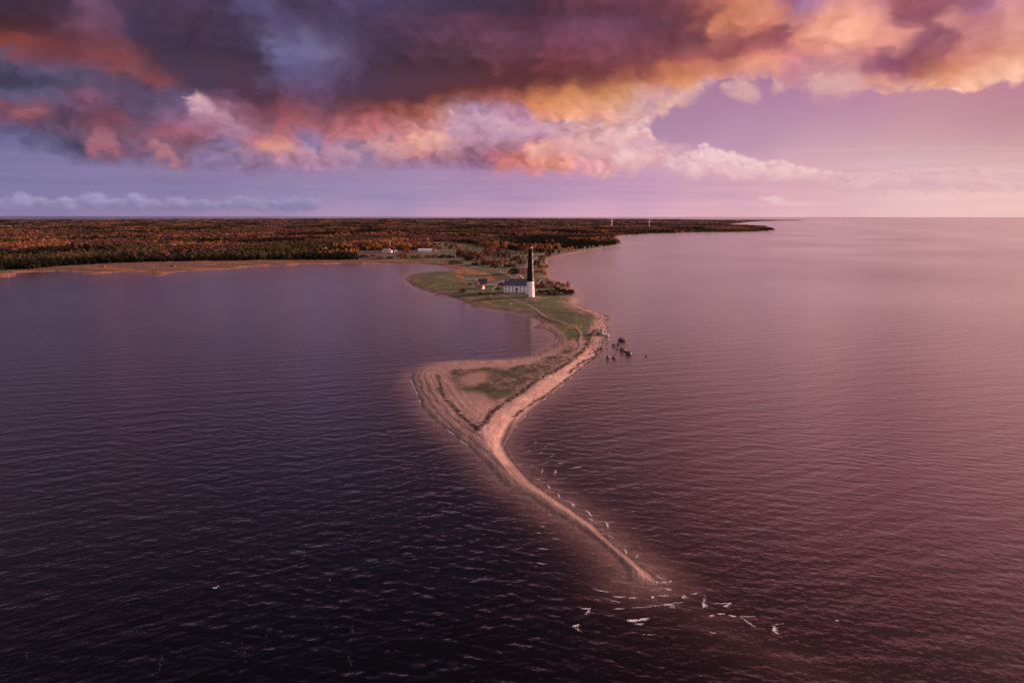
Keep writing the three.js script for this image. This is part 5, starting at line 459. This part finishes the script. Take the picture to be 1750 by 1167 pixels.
// concrete bunker ruin on the beach
{
  const x = 60.8, z = -463, o = thing('bunker_ruin', 'broken concrete bunker on the beach, its right side sunlit', 'bunker', x, gy(x, z) - 0.5, z, -0.25);
  const rough = (w, h, d, s) => { const g = new THREE.BoxGeometry(w, h, d, 4, 4, 4), p = g.attributes.position, k = rng(s), memo = {}; for (let i = 0; i < p.count; i++) { const key = [p.getX(i), p.getY(i), p.getZ(i)].map((v) => v.toFixed(2)).join(); const j = memo[key] ??= [(k() - 0.5) * 0.25, (k() - 0.5) * 0.25, (k() - 0.5) * 0.25]; p.setXYZ(i, p.getX(i) + j[0], p.getY(i) + j[1], p.getZ(i) + j[2]); } return flat(g); };
  part('main_block', rough(4.2, 3.0, 3.4, 1), M.concrete, o, -0.6, 1.3, 0); part('upper_block', rough(2.2, 2.0, 2.4, 2), M.concrete, o, 0.6, 3.4, -1.6); part('fallen_slab', rough(4.2, 1.3, 4.4, 3), M.concrete, o, 3.6, 0.7, 0.4).rotation.z = -0.22; part('broken_wall', rough(3.2, 1.4, 0.9, 4), M.concrete, o, -4.2, 0.7, 1.2); part('rubble_block', rough(1.8, 1.2, 1.6, 5), M.concrete, o, 2.4, 0.5, 3.4);
  part('opening_shade', box(1.3, 0.8, 0.3), M.hole, o, -1.2, 1.5, 1.75);  // solid dark block; the shade inside an opening is its colour
}
{ const x = -0.6, z = -614, o = thing('signboard', 'small white information board on the grass by the path', 'sign', x, gy(x, z), z, 0.2); part('board', box(1.9, 1.2, 0.08), M.whiteTrim, o, 0, 1.5, 0); for (const s of [-0.8, 0.8]) part('post', box(0.1, 1.6, 0.1), M.wood, o, s, 0.75, -0.1); }
// boulders in the shallows
function boulderGeo(seed) { const g = new THREE.IcosahedronGeometry(0.5, 3), p = g.attributes.position, v = new THREE.Vector3(); for (let i = 0; i < p.count; i++) { v.fromBufferAttribute(p, i); const n = 1 + 0.34 * noise(v.x * 2.6 + seed * 7.3, v.y * 2.6 + v.z * 1.9) + 0.14 * noise(v.z * 6 + seed, v.x * 6 - v.y * 5); v.multiplyScalar(n); if (v.y > 0.34) v.y = 0.34 + (v.y - 0.34) * 0.4; p.setXYZ(i, v.x, v.y, v.z); } return flat(g); }
{
  const says = ['largest dark boulder farthest out, upper one of the sea rocks', 'flat dark boulder in the sea right of the beach rocks', 'pointed dark boulder touching the flat one in the sea', 'dark boulder at the waterline on the beach corner', 'small dark rock left of the long boulder pair', 'long dark boulder in the middle of the sea rocks', 'low rock joining two large boulders in the sea', 'big squarish boulder at the right end of the sea rocks', 'upright boulder with sunlit edge, nearest of the rocks off the beach', 'small boulder right of the upright one off the beach', 'lone small rock farthest right in the sea', 'tiny rock awash between the near and far boulders', 'tiny rock awash close to the bunker beach', 'tiny rock awash just off the beach corner', 'tiny rock awash beside the flat boulder', 'tiny rock awash behind the small near boulder'];
  BOULDERS.forEach(([x, z, w, hr], i) => { const m = new THREE.Mesh(boulderGeo(i + 1), M.rock); m.name = numbered('boulder'); m.position.set(x, w * hr * 0.18, z - w * 0.2); m.scale.set(w * 1.15, w * hr * 1.35, w * 0.9); m.rotation.y = i * 1.3; m.castShadow = m.receiveShadow = true; tag(m, says[i], 'boulder', 'boulders off the beach'); scene.add(m); });
}
// wind turbines
function turbine(label, x, z, hub, blade, spin, yaw) {
  const y = gy(x, z), o = thing('wind_turbine', label, 'wind turbine', x, y, z, yaw, 'wind turbines over the far wood'), h = hub - y;
  part('tower', new THREE.CylinderGeometry(h * 0.019, h * 0.031, h, 20), M.turbine, o, 0, h / 2, 0); part('nacelle', new THREE.CapsuleGeometry(h * 0.022, h * 0.07, 4, 10).rotateX(Math.PI / 2), M.turbine, o, 0, h, 0);
  const s = new THREE.Shape([[0, -0.012], [0.15, -0.035], [0.3, -0.03], [1, -0.006], [1, 0.006], [0.3, 0.014], [0.15, 0.02], [0, 0.014]].map(([a, b]) => new THREE.Vector2(a * blade, b * blade)));
  const hubM = part('rotor_hub', new THREE.SphereGeometry(h * 0.026, 14, 10), M.turbine, o, 0, h, h * 0.065);
  for (let i = 0; i < 3; i++) { const b = part('blade', new THREE.ExtrudeGeometry(s, { depth: blade * 0.012, bevelEnabled: false }), M.turbine, hubM); b.rotation.z = spin + i * Math.PI * 2 / 3; }
}
turbine('taller white wind turbine, left of the two on the horizon', 828.5, -5760, 100, 34, 1.75, 0.7);
turbine('shorter white wind turbine, right of the two on the horizon', 968, -4890, 60, 21, 1.62, 0.7);
// gull over the dark water
{
  const o = thing('gull', 'small white gull flying low over the dark water on the left', 'bird', -63.6, 1.6, -134.9, 0.8);
  const body = []; for (let i = 0; i <= 10; i++) { const t = i / 10; body.push(new THREE.Vector2(0.075 * Math.sin(Math.PI * t ** 0.8) + 0.002, (t - 0.5) * 0.46)); }
  part('body', new THREE.LatheGeometry(body, 12).rotateX(Math.PI / 2), M.whiteTrim, o); part('beak', new THREE.ConeGeometry(0.014, 0.06, 6).rotateX(Math.PI / 2), M.salmon, o, 0, 0, 0.25);
  for (const s of [-1, 1]) { const sh = new THREE.Shape([[0, -0.07], [0.3, -0.08], [0.68, -0.14], [0.62, -0.02], [0.3, 0.09], [0, 0.07]].map(([a, b]) => new THREE.Vector2(a * s, b))); const w = part('wing', new THREE.ExtrudeGeometry(sh, { depth: 0.015, bevelEnabled: false }).rotateX(Math.PI / 2), M.whiteTrim, o, s * 0.03, 0.03, 0); w.rotation.z = s * 0.28; }
}

// ------------------------------------------------------------------ trees
function leafQuads(list, seed, n, place, size) {     // leaf clumps: small bent faces
  const r = rng(seed), pos = []; const a = new THREE.Vector3(), b = new THREE.Vector3(), c = new THREE.Vector3();
  for (let i = 0; i < n; i++) {
    const p = place(r, i), s = size * (0.6 + 0.8 * r());
    a.set(r() - 0.5, (r() - 0.5) * 0.8, r() - 0.5).normalize(); b.set(r() - 0.5, r() - 0.5, r() - 0.5).cross(a).normalize(); c.crossVectors(a, b).multiplyScalar(0.35);
    const v = (k, l, m) => [p.x + (a.x * k + b.x * l + c.x * m) * s, p.y + (a.y * k + b.y * l + c.y * m) * s, p.z + (a.z * k + b.z * l + c.z * m) * s];
    const p0 = v(-0.6, 0, 0), p1 = v(0, -0.5, 0.5), p2 = v(0.65, 0, 0), p3 = v(0, 0.5, 0.5); pos.push(...p0, ...p1, ...p3, ...p1, ...p2, ...p3);
  }
  list.push(...pos);
}
function geoFrom(pos) { const g = new THREE.BufferGeometry(); g.setAttribute('position', new THREE.Float32BufferAttribute(pos, 3)); g.computeVertexNormals(); return g; }
function limb(a, b, r0, r1) { const d = new THREE.Vector3().subVectors(b, a), g = new THREE.CylinderGeometry(r1, r0, d.length(), 5, 1, true).toNonIndexed(); g.deleteAttribute('uv'); g.applyQuaternion(new THREE.Quaternion().setFromUnitVectors(new THREE.Vector3(0, 1, 0), d.clone().normalize())); g.translate((a.x + b.x) / 2, (a.y + b.y) / 2, (a.z + b.z) / 2); return g; }
// unit trees: 1 high, about 1 wide, foot at the origin
function roundTree(seed, lobes, per, low, leaf, slim = 1) {
  const r = rng(seed), L = [], wood = [], pos = [];
  for (let i = 0; i < lobes; i++) { const a = i * 2.4 + r(), t = (i + 0.5) / lobes, y = lerp(low, 0.84, t), rr = 0.33 * Math.sin(Math.PI * clamp(0.22 + t * 0.72)) * (0.6 + 0.6 * r()) * slim; L.push([new THREE.Vector3(Math.cos(a) * rr, y + (r() - 0.5) * 0.1, Math.sin(a) * rr), 0.13 + 0.09 * r()]); }
  wood.push(limb(new THREE.Vector3(0, -0.03, 0), new THREE.Vector3(0.02, low, 0.01), 0.03, 0.02), limb(new THREE.Vector3(0.02, low, 0.01), new THREE.Vector3(0, 0.8, 0), 0.02, 0.006));
  for (const [c, s] of L) { wood.push(limb(new THREE.Vector3(0.01, Math.max(0.08, c.y - 0.22), 0), c, 0.012, 0.004)); leafQuads(pos, Math.floor(r() * 1e6), per, (q) => { const v = new THREE.Vector3(q() - 0.5, q() - 0.5, q() - 0.5).normalize().multiplyScalar(s * (0.45 + 0.6 * q() ** 0.6)); v.y *= 0.85; return v.add(c); }, leaf); }
  return { crown: geoFrom(pos), trunk: mergeGeometries(wood) };
}
function coniferTree(seed, tiers, per, leaf, w = 0.2) {
  const r = rng(seed), pos = [];
  for (let i = 0; i < tiers; i++) { const t = i / tiers, y = lerp(0.16, 0.97, t), rr = w * (1 - t) ** 0.8 * (0.85 + 0.3 * r()) + 0.015; leafQuads(pos, Math.floor(r() * 1e6), Math.ceil(per * (1.1 - t)), (q) => { const a = q() * 6.283, k = rr * Math.sqrt(q()); return new THREE.Vector3(Math.cos(a) * k, y - k * 0.35 + (q() - 0.5) * 0.03, Math.sin(a) * k); }, leaf * (1.15 - 0.6 * t)); }
  return { crown: geoFrom(pos), trunk: limb(new THREE.Vector3(0, -0.03, 0), new THREE.Vector3(0, 0.9, 0), 0.02, 0.004) };
}
const T = { tall: [roundTree(21, 9, 26, 0.34, 0.12, 0.8), roundTree(22, 8, 26, 0.3, 0.13, 0.9)], bush: [roundTree(31, 10, 34, 0.16, 0.13, 1.35), roundTree(32, 9, 34, 0.14, 0.14, 1.4), roundTree(33, 11, 30, 0.18, 0.12, 1.3)], pine: [coniferTree(41, 11, 17, 0.11, 0.2), coniferTree(42, 10, 17, 0.12, 0.23)] };
const leafMat = (rgb, t = 0.3) => new THREE.MeshPhysicalMaterial({ color: new THREE.Color().setRGB(...rgb), roughness: 1, transmission: t, thickness: 0, side: THREE.DoubleSide, specularIntensity: 0.2 });
const bark = std([0.07, 0.045, 0.035], 0.95);
const KIND = {
  o: { mats: [leafMat([0.27, 0.10, 0.06]), leafMat([0.22, 0.085, 0.05]), leafMat([0.18, 0.065, 0.05])], geo: T.bush, name: 'willow_tree', what: 'rust orange leafed' },
  y: { mats: [leafMat([0.26, 0.13, 0.04]), leafMat([0.22, 0.115, 0.04])], geo: T.bush, name: 'willow_tree', what: 'golden leafed' },
  g: { mats: [leafMat([0.036, 0.034, 0.016], 0.15), leafMat([0.028, 0.026, 0.014], 0.15)], geo: T.bush, name: 'juniper_bush', what: 'dark green' },
  b: { mats: [leafMat([0.11, 0.06, 0.045], 0.2), leafMat([0.14, 0.075, 0.05], 0.2)], geo: T.bush, name: 'bare_bush', what: 'brown' },
  p: { mats: [leafMat([0.075, 0.04, 0.04], 0.2)], geo: T.bush, name: 'bare_bush', what: 'dark purple brown' },
};
function zone(x, z) {
  if (z > -700 && x > 30) return 'on the grass right of the lighthouse foot';
  if (x > 25 && z > -900) return 'between the red shed and the right shore';
  if (x > 25) return 'along the coast road beyond the lighthouse';
  if (z > -830) return 'on the lawn left of the white house';
  if (z > -1150) return 'on the meadow just beyond the white house';
  if (x > -130) return 'on the far meadow between barn and lighthouse';
  if (z > -1400) return 'on the lagoon shore in front of the barn';
  return 'beside the white farm buildings beyond the lagoon';
}
const rt = rng(99);
BUSHES.forEach(([x, z, w, h, k], i) => {
  const K = KIND[k], near = nearestSeg(coast, x, z, true); if (near < 3 && !inside(coast, x, z)) return;
  const g = K.geo[i % K.geo.length], where = zone(x, z), o = thing(K.name, `${K.what} ${K.name.split('_')[1]} ${where}`, K.name.split('_')[1], x, gy(x, z), z, rt() * 6.28, `${K.what} ones ${where}`);
  const W = Math.max(w, 1.6), Hh = Math.max(h, 1.4) * 1.1;
  o.scale.set(W * 1.15, Hh, W * 1.0);
  part('crown', g.crown, K.mats[i % K.mats.length], o); part('trunk', g.trunk, bark, o);
});
console.log('bushes done');

// ------------------------------------------------------------------ woods
{
  const r = rng(5), lists = { tall0: [], tall1: [], pine0: [], pine1: [], far: [] }, edge = [];
  const tone = (c, v) => { const k = 0.75 + 0.5 * v; return [c[0] * k, c[1] * k, c[2] * k]; };
  const bands = [[880, 1500, 7.5, 1], [1500, 2600, 10, 1], [2600, 4600, 19, 2], [4600, 9000, 42, 3], [9000, 25000, 130, 4]];
  for (const [r0, r1, step, lod] of bands) {
    for (let rr = r0; rr < r1; rr += step * (lod > 2 ? lerp(1, 2, (rr - r0) / (r1 - r0)) : 1)) {
      const da = step / rr * (lod > 2 ? lerp(1, 1.6, (rr - r0) / (r1 - r0)) : 1);
      for (let a = -0.74; a < 0.42; a += da) {
        const ra = rr + (r() - 0.5) * step * 1.3, aa = a + (r() - 0.5) * da * 1.3, x = Math.sin(aa) * ra, z = -Math.cos(aa) * ra, u = r(), v = r(), w = r(), spin = r() * 6.28;
        if (a > 0.1 && !inside(coast, x, z)) continue;
        const d = shoreDist(x, z), edgeN = noise(x / 60, z / 60);
        const east = x > -60 && aa > -0.02;
        if (d < (east ? 16 : 34) + (east ? 12 : 34) * edgeN + (lod > 2 ? 30 : 0)) continue;
        if (amount(R.flats, x, z, 4) > 0.4) continue;
        const mead = ra < 2600 ? amount(R.meadow, x, z, 10) : 0;
        if (mead > 0.4 && u > (noise(x / 70 + 5, z / 70) > 0.05 ? 0.42 : 0.11)) continue;
        if (mead > 0.4 && (ra < 1060 || nearestSeg(TRACK_NORTH, x, z, false) < 9)) continue;
        if (ra < 1640 && aa > -0.222 && aa < -0.085) continue;
        if (ra < 1000 || aa < -0.66) continue;
        if (ra < 3500 && Math.max(amount(R.fieldA, x, z, 20), amount(R.fieldB, x, z, 15)) > 0.4) continue;
        if (ra < 2200 && x > 0) { const e = nearestSeg(ROAD_COAST, x, z, false); if (e < 9 || (e < 55 && d < 60 && u > 0.12)) continue; }
        if (ra > 1380 && ra < 1720 && (Math.hypot(x + 275, z + 1530) < 26 || Math.hypot((x + 192) / 1.6, z + 1550) < 24)) continue;
        const clear = fbm(x / 380 + 11, z / 520, 3); if (clear > 0.3 && u > 0.25) continue;
        // stands of pine, bare birch and golden willow
        const nP = fbm(x / 520 - 4, z / 760 + 2, 3) + (east && ra < 2600 ? 0.3 : 0) + (x < -300 && ra < 1900 ? 0.25 : 0), nG = fbm(x / 260 + 20, z / 520 - 7, 4);
        let s, c;
        const nO = fbm(x / 340 - 31, z / 600 + 13, 3);
        if (nG > 0.2 && u < 0.6 && mead < 0.4) { s = 'tall'; c = tone(w < 0.6 ? [0.3, 0.165, 0.05] : [0.28, 0.11, 0.055], v); }
        else if (nO > 0.12 && u < 0.7 && mead < 0.4) { s = 'tall'; c = tone([0.075, 0.062, 0.026], v); }
        else if (nP > 0.08 + 0.25 * (u - 0.5) && mead < 0.4) { s = 'pine'; c = tone([0.016, 0.016, 0.009], v); }
        else { s = 'tall'; c = mead > 0.4 && w > 0.3 ? tone([0.05, 0.036, 0.022], v) : tone(w < 0.2 ? [0.22, 0.09, 0.055] : [0.105, 0.052, 0.048], v); }
        const h = (mead > 0.4 ? 2.5 + 3 * v : s === 'pine' ? 9 + 7 * v : 7 + 6 * v) * (lod > 3 ? 1.05 : 1) * (mead > 0.4 ? 1 : clamp(1 + 0.75 * fbm(x / 130, z / 170, 2), 0.5, 1.5)), y = groundHeight(x, z, d) - 0.1;
        if (lod >= 3) lists.far.push([x, y, z, spin, step * (lod === 4 ? 1.9 : 1.7), h * 1.05, c]);
        else if (ra < 1900 && edge.length < 150 && d < 260 && x < -170 && aa > -0.63 && w < 0.1 && d < 60 + 700 * (aa + 0.63)) edge.push([x, y, z, spin, h, s, c, v]);
        else lists[s + (w < 0.5 ? 0 : 1)].push([x, y, z, spin, h * (s === 'pine' ? 1 : 0.85) * (lod === 2 ? 1.7 : 1), h, c]);
      }
    }
  }
  const m4 = new THREE.Matrix4(), q = new THREE.Quaternion(), up = new THREE.Vector3(0, 1, 0), col = new THREE.Color();
  function mass(name, geo, list, mat) {
    const im = new THREE.InstancedMesh(geo, mat, list.length);
    list.forEach(([x, y, z, s, w, h, c], i) => { q.setFromAxisAngle(up, s); m4.compose(new THREE.Vector3(x, y, z), q, new THREE.Vector3(w, h, w)); im.setMatrixAt(i, m4); im.setColorAt(i, col.setRGB(...c)); });
    im.name = name; im.userData = { kind: 'stuff' }; im.castShadow = im.receiveShadow = true; scene.add(im); console.log(name, list.length, geo.attributes.position.count / 3);
  }
  const whiteLeaf = leafMat([1, 1, 1], 0.25), needle = leafMat([1, 1, 1], 0.1);
  const lite = { tall: [roundTree(51, 6, 15, 0.2, 0.19, 0.9), roundTree(52, 6, 15, 0.22, 0.2, 1)], pine: [coniferTree(53, 7, 11, 0.17), coniferTree(54, 7, 11, 0.18, 0.24)] };
  mass('birch_wood', lite.tall[0].crown, lists.tall0, whiteLeaf); mass('willow_wood', lite.tall[1].crown, lists.tall1, whiteLeaf); mass('pine_wood', lite.pine[0].crown, lists.pine0, needle); mass('spruce_wood', lite.pine[1].crown, lists.pine1, needle);
  const pos = []; const rf = rng(61); for (let i = 0; i < 16; i++) { const cx = (rf() - 0.5) * 0.95, cz = (rf() - 0.5) * 0.95, hh = 0.6 + 0.4 * rf(); leafQuads(pos, i + 400, 9, (k) => { const t = k(); return new THREE.Vector3(cx + (k() - 0.5) * 0.26, hh * (0.2 + 0.8 * t), cz + (k() - 0.5) * 0.26); }, 0.2); }
  mass('distant_wood', geoFrom(pos), lists.far, whiteLeaf);
  const tint = new Map(), pick = (s, c, v) => { const key = s + (c[0] > 0.2 ? 'gold' : 'dull') + (v > 0.5 ? 1 : 0); if (!tint.has(key)) tint.set(key, leafMat(c, s === 'pine' ? 0.1 : 0.25)); return tint.get(key); };
  edge.forEach(([x, y, z, s, h, k, c, v], i) => {
    const gold = c[0] > 0.2, name = k === 'pine' ? 'pine_tree' : gold ? 'willow_tree' : 'birch_tree', look = k === 'pine' ? 'dark pine' : gold ? 'golden willow' : 'bare brown birch', spots = ['at the left frame edge', 'left of the boat cabin', 'just behind the boat cabin', 'right of the boat cabin', 'behind the low dark shelter', 'behind the low brown hut', 'right of the low brown hut', 'nearest the white farmhouse'], part3 = spots[clamp(Math.floor((Math.atan2(x, -z) + 0.66) / 0.07), 0, 7)];
    const o = thing(name, `${look} in the front row of the wood ${part3}`, 'tree', x, y, z, s, `${look} trees of the front row ${part3}`); const w = h * (k === 'pine' ? 1 : 0.9); o.scale.set(w, h, w);
    const g = T[k][i % 2]; part('crown', g.crown, pick(k, c, v), o); part('trunk', g.trunk, bark, o);
  });
  console.log('edge trees', edge.length);
}

// ------------------------------------------------------------------ tufts, reeds, weed, stones, foam
function scatter(name, geo, mat, items, kind = 'stuff') {
  const im = new THREE.InstancedMesh(geo, mat, items.length), m4 = new THREE.Matrix4(), q = new THREE.Quaternion(), up = new THREE.Vector3(0, 1, 0), col = new THREE.Color();
  items.forEach(([x, y, z, s, sx, sy, sz, c], i) => { q.setFromAxisAngle(up, s); m4.compose(new THREE.Vector3(x, y, z), q, new THREE.Vector3(sx, sy, sz)); im.setMatrixAt(i, m4); if (c) im.setColorAt(i, col.setRGB(...c)); });
  im.name = name; im.userData = { kind }; im.castShadow = im.receiveShadow = true; scene.add(im); console.log(name, items.length);
}
{
  const r = rng(77), tuftPos = []; for (let i = 0; i < 9; i++) { const a = i * 0.7 + r(), l = 0.25 + 0.3 * r(), h = 0.6 + 0.4 * r(), cx = Math.cos(a), cz = Math.sin(a); tuftPos.push(-0.06 * cz, 0, 0.06 * cx, 0.06 * cz, 0, -0.06 * cx, cx * l, h, cz * l); }
  const tuft = geoFrom(tuftPos), white = leafMat([1, 1, 1], 0.25), items = [], reeds = [], weed = [], stones = [];
  for (let i = 0; i < 26000; i++) { const x = -70 + r() * 110, z = -470 + r() * 215, n = fbm(x / 9, z / 9, 3), a = amount(R.heath, x, z, 4) * (1 - 0.9 * amount(R.bare, x, z, 4)); if (a * (0.75 + n) < 0.25 + 0.7 * r()) continue; const s = 0.35 + 0.5 * r(), v = 0.7 + 0.6 * r(); items.push([x, heightAt(x, z) - 0.03, z, r() * 6, s, s * 0.75, s, r() < 0.2 ? [0.2 * v, 0.13 * v, 0.05 * v] : [0.06 * v, 0.052 * v, 0.022 * v]]); }
  for (let i = 0; i < 26000; i++) { const x = -150 + r() * 240, z = -1010 + r() * 570; if (!inside(LAWN, x, z)) continue; const n = fbm(x / 22 + 5, z / 40, 3); if (r() > 0.35 + 0.5 * n) continue; const s = 0.6 + 0.9 * r(), v = 0.7 + 0.6 * r(); if (nearestSeg(PATH_SPIT, x, z, false) < 3.5) continue; items.push([x, heightAt(x, z) - 0.03, z, r() * 6, s, s * 0.55, s, n > 0.1 ? [0.2 * v, 0.12 * v, 0.035 * v] : [0.06 * v, 0.054 * v, 0.02 * v]]); }
  scatter('meadow_grass', tuft, white, items);
  for (let i = 0; i < 90000; i++) { const x = -1050 + r() * 1060, z = -1420 + r() * 640; if (amount(R.flats, x, z, 2) < 0.5) continue; const n = fbm(x / 60, z / 30, 3); const d = shoreDist(x, z); if (d < 0.3 || r() > 0.12 + 0.9 * n + (d < 12 ? 0.35 : 0)) continue; const s = 1.3 + 1.1 * r(), v = 0.7 + 0.6 * r(); reeds.push([x, groundHeight(x, z, d) - 0.05, z, r() * 6, s * 1.5, s * 0.75, s * 1.5, [0.40 * v, 0.18 * v, 0.09 * v]]); }
  for (const reg of [R.reedsE, R.reedsW, R.reedsN]) for (let i = 0; i < 2600; i++) { const x = lerp(reg.x0, reg.x1, r()), z = lerp(reg.z0, reg.z1, r()); if (!inside(reg.pts, x, z) || (reg === R.reedsN && r() < 0.45)) continue; const s = 1.2 + r(), v = 0.7 + 0.6 * r(); reeds.push([x, heightAt(x, z) - 0.05, z, r() * 6, s * 1.0, s * 0.35, s * 1.0, [0.48 * v, 0.21 * v, 0.10 * v]]); }
  scatter('reed_bed', tuft, white, reeds);
  // weed and driftwood thrown up along the lines of the beach
  const blob = flat(new THREE.IcosahedronGeometry(0.5, 1));
  for (const [line, half, n] of [[WRACK_EAST, 1.5, 1500], [WRACK_LOW, 0.7, 500], [WRACK_WEST, 1.0, 420], [WRACK_BUNKER, 1.0, 420], [WRACK_SCARP, 1.8, 620]]) { const p = smooth(line, false, 10); for (let i = 0; i < n; i++) { const k = Math.floor(r() * (p.length - 1)), t = r(), x = lerp(p[k][0], p[k + 1][0], t) + (r() + r() - 1) * half * 1.3, z = lerp(p[k][1], p[k + 1][1], t) + (r() + r() - 1) * half * 2; if (noise(x / 4, z / 4) < -0.25) continue; const s = 0.25 + 0.75 * r() * r(), v = 0.7 + 0.6 * r(); weed.push([x, heightAt(x, z) + 0.02, z, r() * 6, s * 1.5, s * 0.45, s * 0.8, [0.05 * v, 0.03 * v, 0.024 * v]]); } }
  scatter('seaweed_wrack', blob, std([1, 1, 1], 0.95), weed);
  const eastShore = coast.filter(([x, z]) => z < -395 && z > -640 && x > 0);
  for (let i = 0; i < 900; i++) { const p = eastShore[Math.floor(r() * eastShore.length)]; const x = p[0] + (r() - 0.6) * 9, z = p[1] + (r() - 0.5) * 16, d = shoreDist(x, z); if (d < -2.2 || d > 9) continue; const s = 0.25 + 0.9 * r() ** 3, v = 0.5 + r(); stones.push([x, groundHeight(x, z, d) + s * 0.15, z, r() * 6, s * 1.2, s * 0.8, s, [0.16 * v, 0.11 * v, 0.095 * v]]); }
  for (let i = 0; i < 70; i++) { const [jx, jz] = i % 2 ? [-77, -712] : [-33.4, -614], x = jx + (r() - 0.5) * 7, z = jz + (r() - 0.5) * 3, s = 0.3 + 0.5 * r(); stones.push([x, 0.05, z, r() * 6, s * 1.2, s * 0.8, s, [0.06, 0.045, 0.04]]); }
  scatter('shore_stones', blob, std([1, 1, 1], 0.85), stones);
  // foam of breaking crests, of the wash on the sand, and wind streaks
  const foam = [], bubble = flat(new THREE.IcosahedronGeometry(0.5, 1)), put = (x, z, s, hh = 0.3) => foam.push([x, 0.02, z, r() * 6, s * (0.8 + 0.7 * r()), s * hh, s * (0.8 + 0.7 * r())]);
  for (const [x, z, L, ang, w, n] of WHITECAPS) {
    const a = ang * Math.PI / 180, cx = Math.cos(a), cz = -Math.sin(a), hubs = [r() - 0.5, (r() - 0.5) * 0.6, (r() - 0.5) * 0.8];
    for (let i = 0; i < n * 3.4; i++) {
      const t = clamp(hubs[Math.floor(r() * 3)] * 0.8 + (r() + r() + r() - 1.5) * 0.42, -0.6, 0.6), thick = w * (0.25 + 0.75 * Math.abs(noise(t * 6 + x, z))), k = -Math.log(1 - 0.97 * r()) * thick * 0.55 + (0.3 - t * t) * L * 0.12 + 0.25 * noise(t * 8 + z, x);
      put(x + cx * t * L - cz * k, z + cz * t * L + cx * k, 0.035 + 0.09 * r() * r(), 0.35);
    }
  }
  for (const line of SWASH) { const p = smooth(line, false, 10); let len = 0; for (let i = 1; i < p.length; i++) len += Math.hypot(p[i][0] - p[i - 1][0], p[i][1] - p[i - 1][1]); for (let i = 0; i < len * 9; i++) { const k = Math.floor(r() * (p.length - 1)), t = r(), x = lerp(p[k][0], p[k + 1][0], t), z = lerp(p[k][1], p[k + 1][1], t); if (noise(x / 6 + 3, z / 6) < -0.05) continue; let X = x + (r() + r() - 1) * 0.4, Z = z + (r() + r() - 1) * 0.8; for (let s = 0; s < 3; s++) { const d = shoreDist(X, Z), gx = (shoreDist(X + 0.4, Z) - d) / 0.4, gz = (shoreDist(X, Z + 0.4) - d) / 0.4, want = -0.25 - 0.5 * noise(x / 3, z / 3); X += (want - d) * gx * 0.8; Z += (want - d) * gz * 0.8; } put(X + (r() - 0.5) * 0.5, Z + (r() - 0.5) * 0.6, 0.06 + 0.15 * r(), 0.3); } }
  for (const line of STREAKS) { const p = smooth(line, false, 10); let len = 0; for (let i = 1; i < p.length; i++) len += Math.hypot(p[i][0] - p[i - 1][0], p[i][1] - p[i - 1][1]); for (let i = 0; i < len * 2; i++) { const k = Math.floor(r() * (p.length - 1)), t = r(), x = lerp(p[k][0], p[k + 1][0], t), z = lerp(p[k][1], p[k + 1][1], t); if (noise(x / 9, z / 9) < -0.3) continue; put(x + (r() + r() - 1) * 0.7 + 0.6 * noise(z / 5, 3), z + (r() + r() - 1) * 0.7, 0.02 + 0.035 * r(), 0.3); } }
  for (const [x, z, w] of BOULDERS) if (w > 1.4) for (let i = 0; i < 26; i++) { const a = r() * 6.28, k = w * (0.62 + 0.25 * r()); put(x + Math.cos(a) * k, z - w * 0.2 + Math.sin(a) * k * 0.9, 0.05 + 0.1 * r(), 0.3); }
  scatter('sea_foam', bubble, std([0.82, 0.82, 0.82], 0.9), foam);
}

renderer.render(scene, camera);
